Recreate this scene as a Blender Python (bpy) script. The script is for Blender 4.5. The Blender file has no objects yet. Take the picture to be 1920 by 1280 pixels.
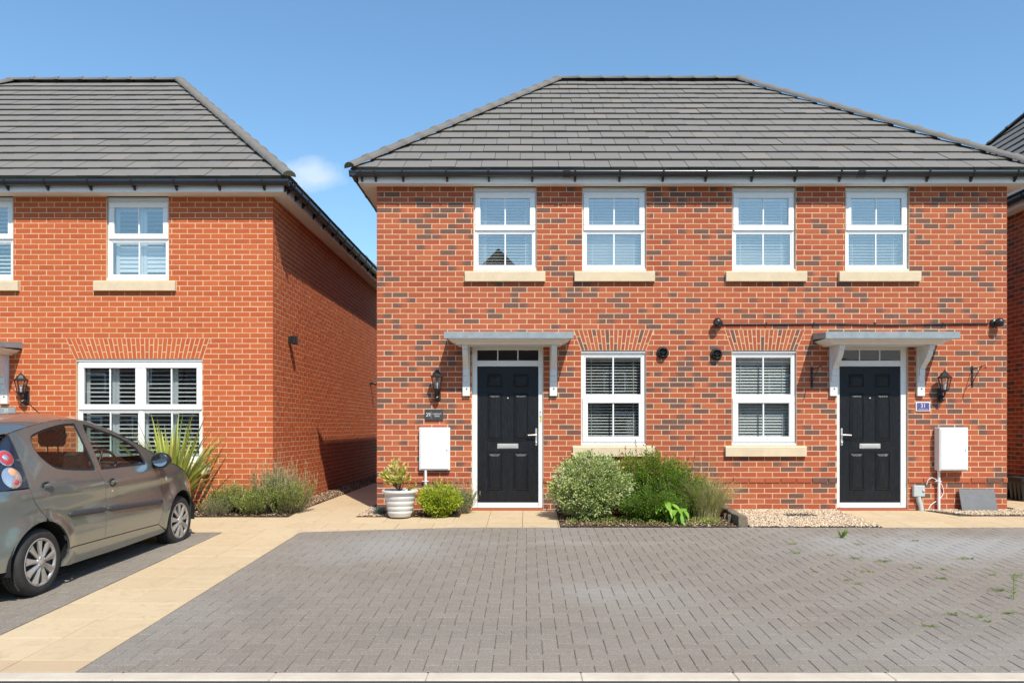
import bpy, math, random
import numpy as np
from mathutils import Vector, Matrix
from mathutils.geometry import delaunay_2d_cdt
R = math.radians
rng = random.Random(7)
nrg = np.random.default_rng(11)
S = bpy.context.scene
C = S.collection

# ------------------------------------------------------------------ camera, light, exposure
cam_d = bpy.data.cameras.new('camera'); cam = bpy.data.objects.new('camera', cam_d); C.objects.link(cam)
cam.location = (0, -11.31, 1.174); cam.rotation_euler = (R(90), 0, 0)
cam_d.lens = 28.0; cam_d.sensor_width = 36.0
cam_d.shift_x = -27/1920; cam_d.shift_y = 159/1920
cam_d.clip_start = 0.05; cam_d.clip_end = 2000
S.camera = cam
SUN_AZ = math.atan2(0.40, -1.0)          # clockwise from +Y
SUN_EL = R(50.3)
W = bpy.data.worlds.new('World'); S.world = W; W.use_nodes = True
wn = W.node_tree.nodes; wl = W.node_tree.links; wn.clear()
def wnode(t, **k):
    n = wn.new(t)
    for a, b in k.items(): setattr(n, a, b)
    return n
sky = wnode('ShaderNodeTexSky', sky_type='NISHITA', sun_disc=False, sun_elevation=SUN_EL, sun_rotation=SUN_AZ,
            altitude=50, air_density=1.25, dust_density=0.6, ozone_density=2.2)
bg = wnode('ShaderNodeBackground'); bg.inputs['Strength'].default_value = 0.15
wo = wnode('ShaderNodeOutputWorld')
# one small soft cloud standing low between the two roofs, plus thin veils of haze
tc = wnode('ShaderNodeTexCoord')
nz = wnode('ShaderNodeTexNoise'); nz.inputs['Scale'].default_value = 11.0; nz.inputs['Detail'].default_value = 7.0; nz.inputs['Roughness'].default_value = 0.62
wl.new(tc.outputs['Generated'], nz.inputs['Vector'])
cdir = Vector((-400, 1493, 468)).normalized()
def vmath(op, a=None, b=None):
    n = wnode('ShaderNodeVectorMath', operation=op)
    if a is not None: wl.new(a, n.inputs[0])
    if b is not None: n.inputs[1].default_value = b
    return n
def mth(op, a, b=None, c=None, clamp=False):
    n = wnode('ShaderNodeMath', operation=op, use_clamp=clamp)
    for i, q in enumerate((a, b, c)):
        if q is None: continue
        if isinstance(q, (int, float)): n.inputs[i].default_value = q
        else: wl.new(q, n.inputs[i])
    return n.outputs[0]
sub = vmath('SUBTRACT', tc.outputs['Generated'], cdir)
scl = vmath('MULTIPLY', sub.outputs[0], (27.0, 10.0, 48.0))
ln = vmath('LENGTH', scl.outputs[0])
m1 = mth('SUBTRACT', 1.0, ln.outputs['Value'])
m2 = mth('ADD', m1, mth('MULTIPLY', mth('SUBTRACT', nz.outputs['Fac'], 0.5), 2.4))
m3 = mth('MULTIPLY', mth('MULTIPLY', m2, 1.3, clamp=True), 0.62)
mixc = wnode('ShaderNodeMix', data_type='RGBA'); mixc.inputs['B'].default_value = (5.2, 5.75, 6.4, 1)
wl.new(m3, mixc.inputs['Factor'])
grade = wnode('ShaderNodeMix', data_type='RGBA', blend_type='MULTIPLY'); grade.inputs['Factor'].default_value = 1.0
grade.inputs['B'].default_value = (0.76, 0.965, 1.06, 1)
wl.new(sky.outputs[0], grade.inputs['A']); wl.new(grade.outputs['Result'], mixc.inputs['A'])
wl.new(mixc.outputs['Result'], bg.inputs['Color']); wl.new(bg.outputs[0], wo.inputs[0])
sun_d = bpy.data.lights.new('sun', 'SUN'); sun_d.energy = 4.6; sun_d.angle = R(0.5); sun_d.color = (1.0, 0.93, 0.81)
sun = bpy.data.objects.new('sun', sun_d); C.objects.link(sun)
sv = Vector((math.sin(SUN_AZ)*math.cos(SUN_EL), math.cos(SUN_AZ)*math.cos(SUN_EL), math.sin(SUN_EL)))
sun.rotation_euler = sv.to_track_quat('Z', 'Y').to_euler()
sun.location = sv*60
vs = S.view_settings
vs.view_transform = 'Standard'; vs.look = 'None'; vs.gamma = 1; vs.use_curve_mapping = False; vs.exposure = 0.23
S.render.engine = 'CYCLES'
S.cycles.max_bounces = 8; S.cycles.transparent_max_bounces = 16

# ------------------------------------------------------------------ helpers
class MB:
    """collects shapes for one mesh; every vertex carries a tone (pc) and a place on its piece (uvp)"""
    def __init__(s): s.v=[]; s.f=[]; s.c=[]; s.u=[]; s.mi=[]; s.sm=[]
    def add(s, vs, fs, col=(.5,0,0,0), uv=None, mi=0, smooth=False):
        b=len(s.v); s.v.extend(tuple(p) for p in vs); s.c.extend([col]*len(vs))
        s.u.extend(uv if uv else [(0.5,0.5)]*len(vs))
        for f in fs: s.f.append(tuple(b+i for i in f)); s.mi.append(mi); s.sm.append(smooth)
    def box(s, x0,x1,y0,y1,z0,z1, col=(.5,0,0,0), mi=0, bev=0.0):
        if x0>x1:x0,x1=x1,x0
        if y0>y1:y0,y1=y1,y0
        if z0>z1:z0,z1=z1,z0
        b=min(bev,(x1-x0)*.45,(y1-y0)*.45,(z1-z0)*.45)
        if b<=0:
            vs=[(x,y,z) for x in(x0,x1) for y in(y0,y1) for z in(z0,z1)]
            fs=[(0,1,3,2),(4,6,7,5),(0,4,5,1),(2,3,7,6),(0,2,6,4),(1,5,7,3)]
            s.add(vs,fs,col,mi=mi); return
        vs=[];idx={}
        for ix,(X,dx) in enumerate(((x0,1),(x1,-1))):
            for iy,(Y,dy) in enumerate(((y0,1),(y1,-1))):
                for iz,(Z,dz) in enumerate(((z0,1),(z1,-1))):
                    for a in range(3):
                        p=[X+dx*b,Y+dy*b,Z+dz*b]; p[a]=(X,Y,Z)[a]
                        idx[ix,iy,iz,a]=len(vs); vs.append(tuple(p))
        fs=[]
        for i in(0,1):
            q=[idx[i,0,0,0],idx[i,1,0,0],idx[i,1,1,0],idx[i,0,1,0]]; fs.append(q if i else q[::-1])
            q=[idx[0,i,0,1],idx[0,i,1,1],idx[1,i,1,1],idx[1,i,0,1]]; fs.append(q if i else q[::-1])
            q=[idx[0,0,i,2],idx[1,0,i,2],idx[1,1,i,2],idx[0,1,i,2]]; fs.append(q if i else q[::-1])
        for i in(0,1):
            for j in(0,1):
                fs.append((idx[i,j,0,0],idx[i,j,1,0],idx[i,j,1,1],idx[i,j,0,1]))
                fs.append((idx[0,i,j,1],idx[1,i,j,1],idx[1,i,j,2],idx[0,i,j,2]))
                fs.append((idx[i,0,j,0],idx[i,1,j,0],idx[i,1,j,2],idx[i,0,j,2]))
                for k in(0,1): fs.append((idx[i,j,k,0],idx[i,j,k,1],idx[i,j,k,2]))
        s.add(vs,fs,col,mi=mi)
    def tube(s, pts, r, n=8, col=(.5,0,0,0), mi=0, cap=True, smooth=True):
        pts=[Vector(p) for p in pts]; rs=r if isinstance(r,(list,tuple)) else [r]*len(pts)
        vs=[];fs=[];prev=None
        for i,p in enumerate(pts):
            d=(pts[min(i+1,len(pts)-1)]-pts[max(i-1,0)]).normalized()
            if prev is None:
                a=Vector((0,0,1)) if abs(d.z)<.9 else Vector((1,0,0)); prev=d.cross(a).normalized()
            prev=(prev-d*prev.dot(d)).normalized(); q=d.cross(prev)
            for k in range(n):
                t=2*math.pi*k/n; vs.append(p+(prev*math.cos(t)+q*math.sin(t))*rs[i])
        for i in range(len(pts)-1):
            for k in range(n):
                a=i*n+k;b=i*n+(k+1)%n; fs.append((a,b,b+n,a+n))
        s.add(vs,fs,col,mi=mi,smooth=smooth)
        if cap:
            m=len(pts)-1
            s.add(vs[:n],[tuple(range(n))[::-1]],col,mi=mi); s.add(vs[m*n:],[tuple(range(n))],col,mi=mi)
    def lathe(s, prof, n=32, origin=(0,0,0), axis='Z', col=(.5,0,0,0), mi=0, smooth=True, a0=0.0, a1=2*math.pi):
        o=Vector(origin); full=abs(a1-a0-2*math.pi)<1e-6; m=n if full else n+1
        vs=[];fs=[]
        for (r,h) in prof:
            for k in range(m):
                t=a0+(a1-a0)*k/n; c_,s_=math.cos(t)*r,math.sin(t)*r
                p=(c_,s_,h) if axis=='Z' else ((h,c_,s_) if axis=='X' else (s_,h,c_))
                vs.append(o+Vector(p))
        for i in range(len(prof)-1):
            for k in range(n):
                a=i*m+k; b=i*m+(k+1)%m; fs.append((a,b,b+m,a+m))
        s.add(vs,fs,col,mi=mi,smooth=smooth)
    def prism(s, poly, fr, d0, d1, col=(.5,0,0,0), mi=0):
        """poly: 2d points; fr: function (a,b,d)->xyz; extruded from depth d0 to d1"""
        n=len(poly); vs=[fr(a,b,d0) for a,b in poly]+[fr(a,b,d1) for a,b in poly]
        fs=[tuple(range(n))[::-1],tuple(range(n,2*n))]+[(i,(i+1)%n,n+(i+1)%n,n+i) for i in range(n)]
        s.add(vs,fs,col,mi=mi)
    def quad(s, a,b,c,d, col=(.5,0,0,0), mi=0): s.add([a,b,c,d],[(0,1,2,3)],col,mi=mi)
    def mesh(s, name, mats, recalc=False):
        me=bpy.data.meshes.new(name); me.from_pydata(s.v,[],s.f)
        for m in (mats if isinstance(mats,(list,tuple)) else [mats]): me.materials.append(m)
        me.polygons.foreach_set('material_index', s.mi); me.polygons.foreach_set('use_smooth', s.sm)
        a=me.attributes.new('pc','FLOAT_COLOR','POINT'); a.data.foreach_set('color', np.asarray(s.c,dtype=np.float32).ravel())
        a=me.attributes.new('uvp','FLOAT2','POINT'); a.data.foreach_set('vector', np.asarray(s.u,dtype=np.float32).ravel())
        if recalc:
            import bmesh
            bm=bmesh.new(); bm.from_mesh(me); bmesh.ops.recalc_face_normals(bm, faces=bm.faces); bm.to_mesh(me); bm.free()
        me.update(); return me
    def build(s, name, mats, parent=None, loc=None, recalc=False, stuff=False):
        o=bpy.data.objects.new(name, s.mesh(name,mats,recalc)); C.objects.link(o)
        if parent: o.parent=parent
        if loc is not None: o.location=loc
        if stuff: o['kind']='stuff'
        return o
def tag(o, label, cat, group=None):
    o['label']=label; o['category']=cat
    if group: o['group']=group
    return o
def thing(name, label, cat, loc=(0,0,0), rz=0, group=None):
    o=bpy.data.objects.new(name,None); C.objects.link(o); o.location=loc; o.rotation_euler=(0,0,rz)
    o.empty_display_size=.1
    return tag(o,label,cat,group)
def struct(o): o['kind']='structure'; return o
def link_copy(me, name, parent, loc):
    o=bpy.data.objects.new(name, me); C.objects.link(o); o.parent=parent; o.location=loc; return o
def copy_thing(root, loc, label=None, rz=None):
    r=root.copy(); C.objects.link(r); r.location=loc
    if rz is not None: r.rotation_euler=(0,0,rz)
    if label: r['label']=label
    for ch in list(root.children):
        c=ch.copy(); C.objects.link(c); c.parent=r
        for g in ch.children:
            d=g.copy(); C.objects.link(d); d.parent=c
    return r
def clip(poly, a, b, c):
    """keep the part of a polygon where a*x+b*y<=c"""
    out=[]; n=len(poly)
    for i in range(n):
        p,q=poly[i],poly[(i+1)%n]; dp=a*p[0]+b*p[1]-c; dq=a*q[0]+b*q[1]-c
        if dp<=0: out.append(p)
        if (dp<0<dq) or (dq<0<dp):
            t=dp/(dp-dq); out.append((p[0]+(q[0]-p[0])*t,p[1]+(q[1]-p[1])*t))
    return out
def clip_convex(poly, region):
    """region counter-clockwise"""
    n=len(region)
    for i in range(n):
        (x0,y0),(x1,y1)=region[i],region[(i+1)%n]
        a,b=(y1-y0),-(x1-x0)
        poly=clip(poly,a,b,a*x0+b*y0)
        if len(poly)<3: return []
    return poly
def area(p): return 0.5*abs(sum(p[i][0]*p[(i+1)%len(p)][1]-p[(i+1)%len(p)][0]*p[i][1] for i in range(len(p))))
def gz(y): return -0.014+0.0435*y if y<0 else -0.014     # lie of the land: drives fall towards the road
FX=lambda px:(px-987)/132.0                               # measured positions on the front wall
FZ=lambda py:(954-py)/132.0

# ------------------------------------------------------------------ materials
MATS={}
class NT:
    def __init__(s,name):
        s.m=bpy.data.materials.new(name); s.m.use_nodes=True; s.n=s.m.node_tree.nodes; s.l=s.m.node_tree.links
        s.b=s.n['Principled BSDF']; s.out=s.n['Material Output']
    def node(s,t,**k):
        n=s.n.new(t)
        for a,b in k.items():
            if a in n.inputs.keys() if hasattr(n.inputs,'keys') else False: n.inputs[a].default_value=b
            else: setattr(n,a,b)
        return n
    def put(s,sock,q):
        if isinstance(q,(int,float,tuple)): sock.default_value=q
        else: s.l.new(q,sock)
    def math(s,op,a,b=None,c=None,clamp=False):
        n=s.n.new('ShaderNodeMath'); n.operation=op; n.use_clamp=clamp
        for i,q in enumerate((a,b,c)):
            if q is not None: s.put(n.inputs[i],q)
        return n.outputs[0]
    def noise(s,scale,detail=4,rough=.55,vec=None,stretch=None,dist=0):
        n=s.n.new('ShaderNodeTexNoise'); n.inputs['Scale'].default_value=scale; n.inputs['Detail'].default_value=detail
        n.inputs['Roughness'].default_value=rough; n.inputs['Distortion'].default_value=dist
        v=vec if vec is not None else s.pos()
        if stretch:
            m=s.n.new('ShaderNodeMapping'); m.inputs['Scale'].default_value=stretch; s.l.new(v,m.inputs['Vector']); v=m.outputs[0]
        s.l.new(v,n.inputs['Vector']); return n.outputs['Fac']
    def pos(s):
        if not hasattr(s,'_p'): s._p=s.n.new('ShaderNodeNewGeometry').outputs['Position']
        return s._p
    def attr(s,name):
        n=s.n.new('ShaderNodeAttribute'); n.attribute_name=name; return n
    def pc(s):
        if not hasattr(s,'_pc'):
            a=s.attr('pc'); sp=s.n.new('ShaderNodeSeparateColor'); s.l.new(a.outputs['Color'],sp.inputs[0]); s._pc=(sp.outputs[0],sp.outputs[1],sp.outputs[2],a.outputs['Alpha'])
        return s._pc
    def ramp(s,fac,stops,interp='LINEAR'):
        n=s.n.new('ShaderNodeValToRGB'); n.color_ramp.interpolation=interp; e=n.color_ramp.elements
        while len(e)<len(stops): e.new(0.5)
        for i,(p,c) in enumerate(stops): e[i].position=p; e[i].color=(*c,1) if len(c)==3 else c
        s.put(n.inputs[0],fac); return n.outputs[0]
    def mix(s,fac,a,b,blend='MIX'):
        n=s.n.new('ShaderNodeMix'); n.data_type='RGBA'; n.blend_type=blend
        s.put(n.inputs['Factor'],fac)
        for k,q in (('A',a),('B',b)):
            if isinstance(q,tuple): n.inputs[k].default_value=(*q,1) if len(q)==3 else q
            else: s.l.new(q,n.inputs[k])
        return n.outputs['Result']
    def remap(s,q,a,b,c=0,d=1):
        n=s.n.new('ShaderNodeMapRange'); s.put(n.inputs[0],q)
        for i,x in enumerate((a,b,c,d)): n.inputs[1+i].default_value=x
        return n.outputs[0]
    def bump(s,h,strength=.3,dist=.01,prev=None):
        n=s.n.new('ShaderNodeBump'); n.inputs['Strength'].default_value=strength; n.inputs['Distance'].default_value=dist
        s.put(n.inputs['Height'],h)
        if prev: s.l.new(prev,n.inputs['Normal'])
        s.l.new(n.outputs[0],s.b.inputs['Normal']); return n.outputs[0]
    def set(s,col=None,rough=None,metal=None,spec=None,**k):
        if col is not None: s.put(s.b.inputs['Base Color'], (*col,1) if isinstance(col,tuple) and len(col)==3 else col)
        if rough is not None: s.put(s.b.inputs['Roughness'],rough)
        if metal is not None: s.put(s.b.inputs['Metallic'],metal)
        if spec is not None: s.put(s.b.inputs['Specular IOR Level'],spec)
        for a,b in k.items(): s.put(s.b.inputs[a.replace('_',' ')],b)
        return s.m
def simple(name,col,rough=.5,metal=0,spec=.5,var=.08,scale=20,bump=0,bscale=120,**k):
    t=NT(name); n=t.noise(scale,4)
    d=tuple(max(0,c*(1-var)) for c in col); e=tuple(min(1,c*(1+var)) for c in col)
    t.set(t.ramp(n,[(.3,d),(.7,e)]),rough,metal,spec,**k)
    if bump: t.bump(t.noise(bscale,3),bump,.004)
    MATS[name]=t.m; return t.m

def brick_mat(name, reds, dark, stain=0.25):
    t=NT(name); r,dl,dr,rd=t.pc()
    base=t.ramp(r,[(i/(len(reds)-1),c) for i,c in enumerate(reds)])
    uv=t.attr('uvp'); sx=t.n.new('ShaderNodeSeparateXYZ'); t.l.new(uv.outputs['Vector'],sx.inputs[0])
    n1=t.noise(22,6,.68,stretch=(1,1,2.2)); n2=t.noise(150,4,.7,stretch=(.5,.5,1.6)); n3=t.noise(.9,5,.62); n4=t.noise(7,4)
    if dark:
        a=t.math('ADD',t.math('MULTIPLY',dl,t.math('SUBTRACT',1.0,sx.outputs[0])),t.math('MULTIPLY',dr,sx.outputs[0]))
        a=t.math('ADD',t.math('MULTIPLY',a,1.5),t.math('MULTIPLY',t.math('SUBTRACT',n1,.5),1.3))
        a=t.remap(a,.55,1.0); 
        dk=t.mix(n2,(0.050,0.040,0.042),(0.125,0.090,0.082))
        base=t.mix(t.math('MULTIPLY',a,.94),base,dk)
    base=t.mix(t.math('MULTIPLY',t.remap(n1,.35,.8),.30),base,t.mix(.5,base,(0.30,0.075,0.04)))
    base=t.mix(t.math('MULTIPLY',t.remap(n2,.42,.75),.5),base,t.mix(.6,base,(0.62,0.24,0.12)))
    base=t.mix(t.math('MULTIPLY',t.remap(n3,.4,.75),stain),base,t.mix(.55,base,(0.54,0.16,0.06)))
    base=t.mix(t.math('MULTIPLY',t.remap(n4,.66,.8),.22),base,(0.62,0.40,0.28))
    t.set(base,t.remap(n2,0,1,.75,.95),spec=.25)
    b1=t.bump(n2,.35,.003); t.bump(n1,.4,.004,b1)
    MATS[name]=t.m; return t.m
M_BRICK_A=brick_mat('brick_red_blend',[(.29,.059,.028),(.37,.080,.037),(.44,.115,.049),(.345,.070,.033),(.40,.094,.040),(.315,.065,.033)],True)
M_BRICK_B=brick_mat('brick_orange',[(.43,.080,.025),(.49,.100,.029),(.54,.121,.035),(.46,.088,.025),(.51,.108,.030),(.44,.082,.024)],False)
M_BRICK_C=M_BRICK_A
def mk(name,f):
    t=NT(name); f(t); MATS[name]=t.m; return t.m
def f_mortar(t):
    n=t.noise(6,5); n2=t.noise(220,2); c=t.ramp(n,[(.3,(.62,.42,.255)),(.7,(.74,.525,.335))])
    c=t.mix(t.math('MULTIPLY',n2,.3),c,(.50,.36,.25)); t.set(c,.95,spec=.15); t.bump(n2,.5,.003)
M_MORTAR=mk('mortar',f_mortar)
def f_paver(t):
    r,g,b,a=t.pc(); n=t.noise(1.0,4,.6); n2=t.noise(130,3,.75); n3=t.noise(0.42,3,.5); n4=t.noise(45,5,.7)
    c=t.ramp(r,[(0,(.202,.172,.142)),(.5,(.220,.188,.155)),(1,(.240,.206,.170))])
    c=t.mix(t.math('MULTIPLY',t.remap(n,.4,.7),.35),c,(.262,.232,.198))
    c=t.mix(t.math('MULTIPLY',t.remap(n3,.5,.72),.35),c,(.335,.330,.325))
    def patch(cx,cy,rx,ry,amt,col):
        sp=t.n.new('ShaderNodeVectorMath'); sp.operation='SUBTRACT'; t.l.new(t.pos(),sp.inputs[0]); sp.inputs[1].default_value=(cx,cy,0)
        ml=t.n.new('ShaderNodeVectorMath'); ml.operation='MULTIPLY'; t.l.new(sp.outputs[0],ml.inputs[0]); ml.inputs[1].default_value=(1/rx,1/ry,0)
        le=t.n.new('ShaderNodeVectorMath'); le.operation='LENGTH'; t.l.new(ml.outputs[0],le.inputs[0])
        f=t.math('ADD',t.math('SUBTRACT',1.0,le.outputs['Value']),t.math('MULTIPLY',t.math('SUBTRACT',nS,.5),1.5))
        return t.mix(t.math('MULTIPLY',t.remap(f,0,.8),amt),c,col)
    nS=t.noise(1.6,6,.65)
    c=patch(-1.5,-2.7,1.25,1.0,.50,(.31,.305,.295)); c=patch(4.6,-2.7,1.9,1.05,.62,(.35,.355,.355)); c=patch(.75,-4.6,.9,.5,.35,(.30,.285,.265)); c=patch(.6,-2.45,1.6,.14,.40,(.31,.285,.255)); c=patch(3.2,-5.6,1.2,.5,.3,(.165,.145,.12)); c=patch(-.4,-5.7,1.5,.35,.35,(.17,.15,.125)); c=patch(-2.0,-5.0,.5,.5,.35,(.17,.155,.135)); c=patch(2.6,-3.4,.35,.9,.3,(.18,.165,.145))
    c=t.mix(t.remap(n2,.56,.66,0,.80),c,(.47,.42,.355))
    c=t.mix(t.remap(n2,.44,.32,0,.75),c,(.115,.10,.086))
    c=t.mix(t.math('MULTIPLY',t.remap(n4,.5,.8),.3),c,(.20,.18,.155))
    t.set(c,.9,spec=.25); b1=t.bump(n2,.5,.003); t.bump(n4,.35,.004,b1)
M_PAVER=mk('block_paving',f_paver)
M_JOINT=simple('joint_sand',(.135,.118,.092),.98,spec=.1,var=.5,scale=30,bump=.5)
def f_slab(t):
    r,g,b,a=t.pc(); n=t.noise(1.4,5,.62); n2=t.noise(5,8,.75,dist=1.6); n3=t.noise(55,5,.7)
    c=t.ramp(r,[(0,(.520,.398,.245)),(.5,(.54,.415,.256)),(1,(.56,.432,.268))])
    c=t.mix(t.math('MULTIPLY',t.remap(n,.4,.7),.4),c,(.62,.485,.33))
    c=t.mix(t.math('MULTIPLY',t.remap(n2,.50,.64),.62),c,(.44,.325,.20))
    c=t.mix(t.math('MULTIPLY',g,.75),c,t.mix(n2,(.40,.28,.17),(.56,.41,.26)))
    c=t.mix(t.remap(n3,.40,.30,0,.6),c,(.34,.26,.17))
    t.set(c,.85,spec=.25); b1=t.bump(n3,.25,.002); t.bump(n2,.5,.006,b1)
M_SLAB=mk('riven_slab',f_slab)
def f_tile(t):
    r,g,b,a=t.pc(); n=t.noise(3,5,.6); n2=t.noise(120,3,.6); n5=t.noise(14,5,.7,stretch=(1,1,.4))
    c=t.ramp(r,[(0,(.176,.163,.153)),(.5,(.186,.172,.162)),(.95,(.197,.182,.171)),(1,(.215,.19,.17))])
    c=t.mix(t.math('MULTIPLY',t.remap(n,.4,.7),.3),c,(.215,.197,.18))
    c=t.mix(t.math('MULTIPLY',t.remap(n5,.5,.75),.32),c,(.155,.147,.120))
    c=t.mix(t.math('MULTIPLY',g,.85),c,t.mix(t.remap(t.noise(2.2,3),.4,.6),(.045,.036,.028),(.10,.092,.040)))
    c=t.mix(t.remap(n2,.60,.72,0,.5),c,(.33,.32,.29))
    t.set(c,.8,spec=.3); t.bump(n2,.3,.002)
M_TILE=mk('concrete_roof_tile',f_tile)
M_WHITE=simple('white_upvc',(.84,.84,.84),.32,var=.02,spec=.5)
M_WHITEP=simple('white_painted_wood',(.76,.75,.72),.45,var=.04,scale=9,bump=.05)
M_SOFFIT=simple('soffit_board',(.83,.80,.75),.5,var=.03,scale=6)
M_GUTTER=simple('gutter_plastic',(.022,.026,.033),.28,var=.15,spec=.6)
M_STONE=simple('cast_stone',(.66,.53,.36),.85,var=.06,scale=10,bump=.25,bscale=250,spec=.2)
M_LEAD=simple('grey_flashing',(.27,.31,.33),.5,var=.12,scale=12,spec=.45,bump=.1)
M_BLACK=simple('black_plastic',(.018,.018,.020),.35,var=.2,spec=.5)
M_RUBBER=simple('rubber',(.035,.034,.034),.75,var=.2,spec=.3,bump=.15)
M_IRON=simple('black_iron',(.016,.016,.017),.5,var=.2,spec=.5,bump=.1)
M_CHROME=simple('brushed_chrome',(.78,.76,.73),.42,metal=.8,var=.04)
M_SLATE=simple('slate',(.045,.047,.050),.6,var=.15,bump=.2,bscale=40)
M_GREYBOX=simple('grey_plastic',(.46,.50,.50),.4,var=.03)
M_LABEL=simple('white_lettering',(.75,.75,.72),.6,var=.02)
M_PURPLE=simple('enamel_purple',(.105,.095,.27),.4,var=.25,scale=70)
M_BLIND=simple('blind_slat',(.84,.82,.77),.45,var=.02)
M_SHUTTER=simple('shutter_paint',(.76,.76,.74),.4,var=.02)
M_ROOM=simple('room_plaster',(.32,.29,.26),.9,var=.05)
M_CURTAIN=simple('curtain_cloth',(.78,.72,.68),.9,var=.06)
M_GREYCLOTH=simple('grey_cloth',(.22,.25,.28),.9,var=.06)
M_POT=simple('pot_plastic',(.60,.585,.565),.42,var=.03)
M_TIMBER=simple('weathered_sleeper',(.17,.14,.105),.9,var=.35,scale=30,bump=.5,bscale=60,spec=.2)
M_UNDER=simple('roof_underlay',(.03,.03,.03),.95,var=.2)
M_METER=simple('meter_box_grp',(.80,.79,.77),.38,var=.02)
M_SEAT=simple('seat_fabric',(.030,.032,.036),.85,var=.2)
M_YELLOW=simple('yellow_sticker',(.55,.52,.12),.6)
def f_soil(t):
    n=t.noise(40,6,.7); n2=t.noise(9,4); c=t.ramp(n,[(.3,(.035,.022,.014)),(.55,(.09,.058,.036)),(.75,(.24,.165,.11))])
    t.set(c,.95,spec=.15); b=t.bump(n,.9,.02); t.bump(n2,.6,.03,b)
M_SOIL=mk('bark_soil',f_soil)
def f_asphalt(t):
    n=t.noise(260,3,.7); n2=t.noise(1.5,4); c=t.ramp(n,[(.3,(.030,.030,.031)),(.55,(.062,.061,.062)),(.75,(.19,.185,.18))])
    c=t.mix(t.math('MULTIPLY',n2,.3),c,(.085,.083,.082)); t.set(c,.9,spec=.3); t.bump(n,.9,.006)
M_ASPHALT=mk('asphalt',f_asphalt)
def f_kerb(t):
    r,g,b,a=t.pc(); n=t.noise(5,5,.65); n2=t.noise(200,3); c=t.ramp(n,[(.3,(.50,.43,.345)),(.7,(.62,.545,.45))]); c=t.mix(t.math('MULTIPLY',r,.2),c,(.48,.41,.33))
    c=t.mix(t.remap(n2,.62,.75,0,.5),c,(.33,.28,.23)); t.set(c,.9,spec=.2); t.bump(n2,.4,.003)
M_KERB=mk('kerb_concrete',f_kerb)
def f_gravel(t):
    r,g,b,a=t.pc(); n=t.noise(150,2)
    c=t.ramp(r,[(0,(.62,.47,.30)),(.2,(.74,.60,.42)),(.4,(.55,.36,.19)),(.55,(.78,.70,.58)),(.72,(.46,.32,.21)),(.86,(.68,.52,.36)),(1,(.30,.24,.20))])
    t.set(t.mix(t.math('MULTIPLY',n,.2),c,(.4,.3,.2)),.8,spec=.3)
M_GRAVEL=mk('gravel_stone',f_gravel)
def f_bark(t):
    r,g,b,a=t.pc(); c=t.ramp(r,[(0,(.06,.035,.02)),(.4,(.14,.085,.05)),(.7,(.30,.20,.125)),(1,(.58,.45,.33))]); t.set(c,.9,spec=.15)
M_BARK=mk('bark_chip',f_bark)
def f_door(t):
    n=t.noise(9,6,.7,stretch=(5,1,.55),dist=2.2); n2=t.noise(60,3,.6,stretch=(3,1,.4))
    c=t.ramp(n,[(.35,(.006,.007,.009)),(.6,(.010,.011,.014)),(.72,(.030,.031,.036))])
    t.set(c,t.remap(n,.3,.7,.30,.5),spec=.4); b=t.bump(n,.9,.007); t.bump(n2,.35,.002,b)
M_DOOR=mk('black_grained_door',f_door)
def f_glass(t,tint=(.93,.96,.97),refl=.30):
    t.n.remove(t.b); tr=t.n.new('ShaderNodeBsdfTransparent'); tr.inputs[0].default_value=(*tint,1)
    gl=t.n.new('ShaderNodeBsdfGlossy'); gl.inputs['Roughness'].default_value=.008; gl.inputs['Color'].default_value=(1,.98,.95,1)
    ge=t.n.new('ShaderNodeNewGeometry'); dp=t.n.new('ShaderNodeVectorMath'); dp.operation='DOT_PRODUCT'
    t.l.new(ge.outputs['Normal'],dp.inputs[0]); t.l.new(ge.outputs['Incoming'],dp.inputs[1])
    fz=t.math('POWER',t.math('SUBTRACT',1.0,t.math('ABSOLUTE',dp.outputs['Value'])),5.0)
    f=t.math('ADD',t.math('MULTIPLY',fz,.9),refl,clamp=True)
    n=t.noise(1.1,2); bp=t.n.new('ShaderNodeBump'); bp.inputs['Strength'].default_value=.03; bp.inputs['Distance'].default_value=.01
    t.l.new(n,bp.inputs['Height']); t.l.new(bp.outputs[0],gl.inputs['Normal'])
    mx=t.n.new('ShaderNodeMixShader'); t.l.new(f,mx.inputs[0]); t.l.new(tr.outputs[0],mx.inputs[1]); t.l.new(gl.outputs[0],mx.inputs[2])
    t.l.new(mx.outputs[0],t.out.inputs[0])
M_GLASS=mk('window_glass',lambda t:f_glass(t,refl=.19))
M_LGLASS=mk('lantern_glass',lambda t:f_glass(t,(.86,.86,.85),refl=.12))
M_CARGLASS=mk('car_glass',lambda t:f_glass(t,(.70,.78,.74),refl=.06))
def leaf_mat(name, cols, trans=.35, rough=.55, spec=.35):
    t=NT(name); r,g,b,a=t.pc(); n=t.noise(25,3)
    c=t.ramp(r,[(i/(len(cols)-1),q) for i,q in enumerate(cols)]); c=t.mix(t.math('MULTIPLY',n,.25),c,cols[0])
    t.set(c,rough,spec=spec)
    tl=t.n.new('ShaderNodeBsdfTranslucent'); t.l.new(t.mix(.5,c,(.30,.42,.05),'MIX'),tl.inputs[0])
    mx=t.n.new('ShaderNodeMixShader'); mx.inputs[0].default_value=trans
    t.l.new(t.b.outputs[0],mx.inputs[1]); t.l.new(tl.outputs[0],mx.inputs[2]); t.l.new(mx.outputs[0],t.out.inputs[0])
    MATS[name]=t.m; return t.m
L_VARIEG=leaf_mat('variegated_leaf',[(.14,.26,.04),(.28,.42,.08),(.62,.66,.27),(.80,.79,.44),(.38,.50,.12),(.84,.82,.54)],.25)
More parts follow.
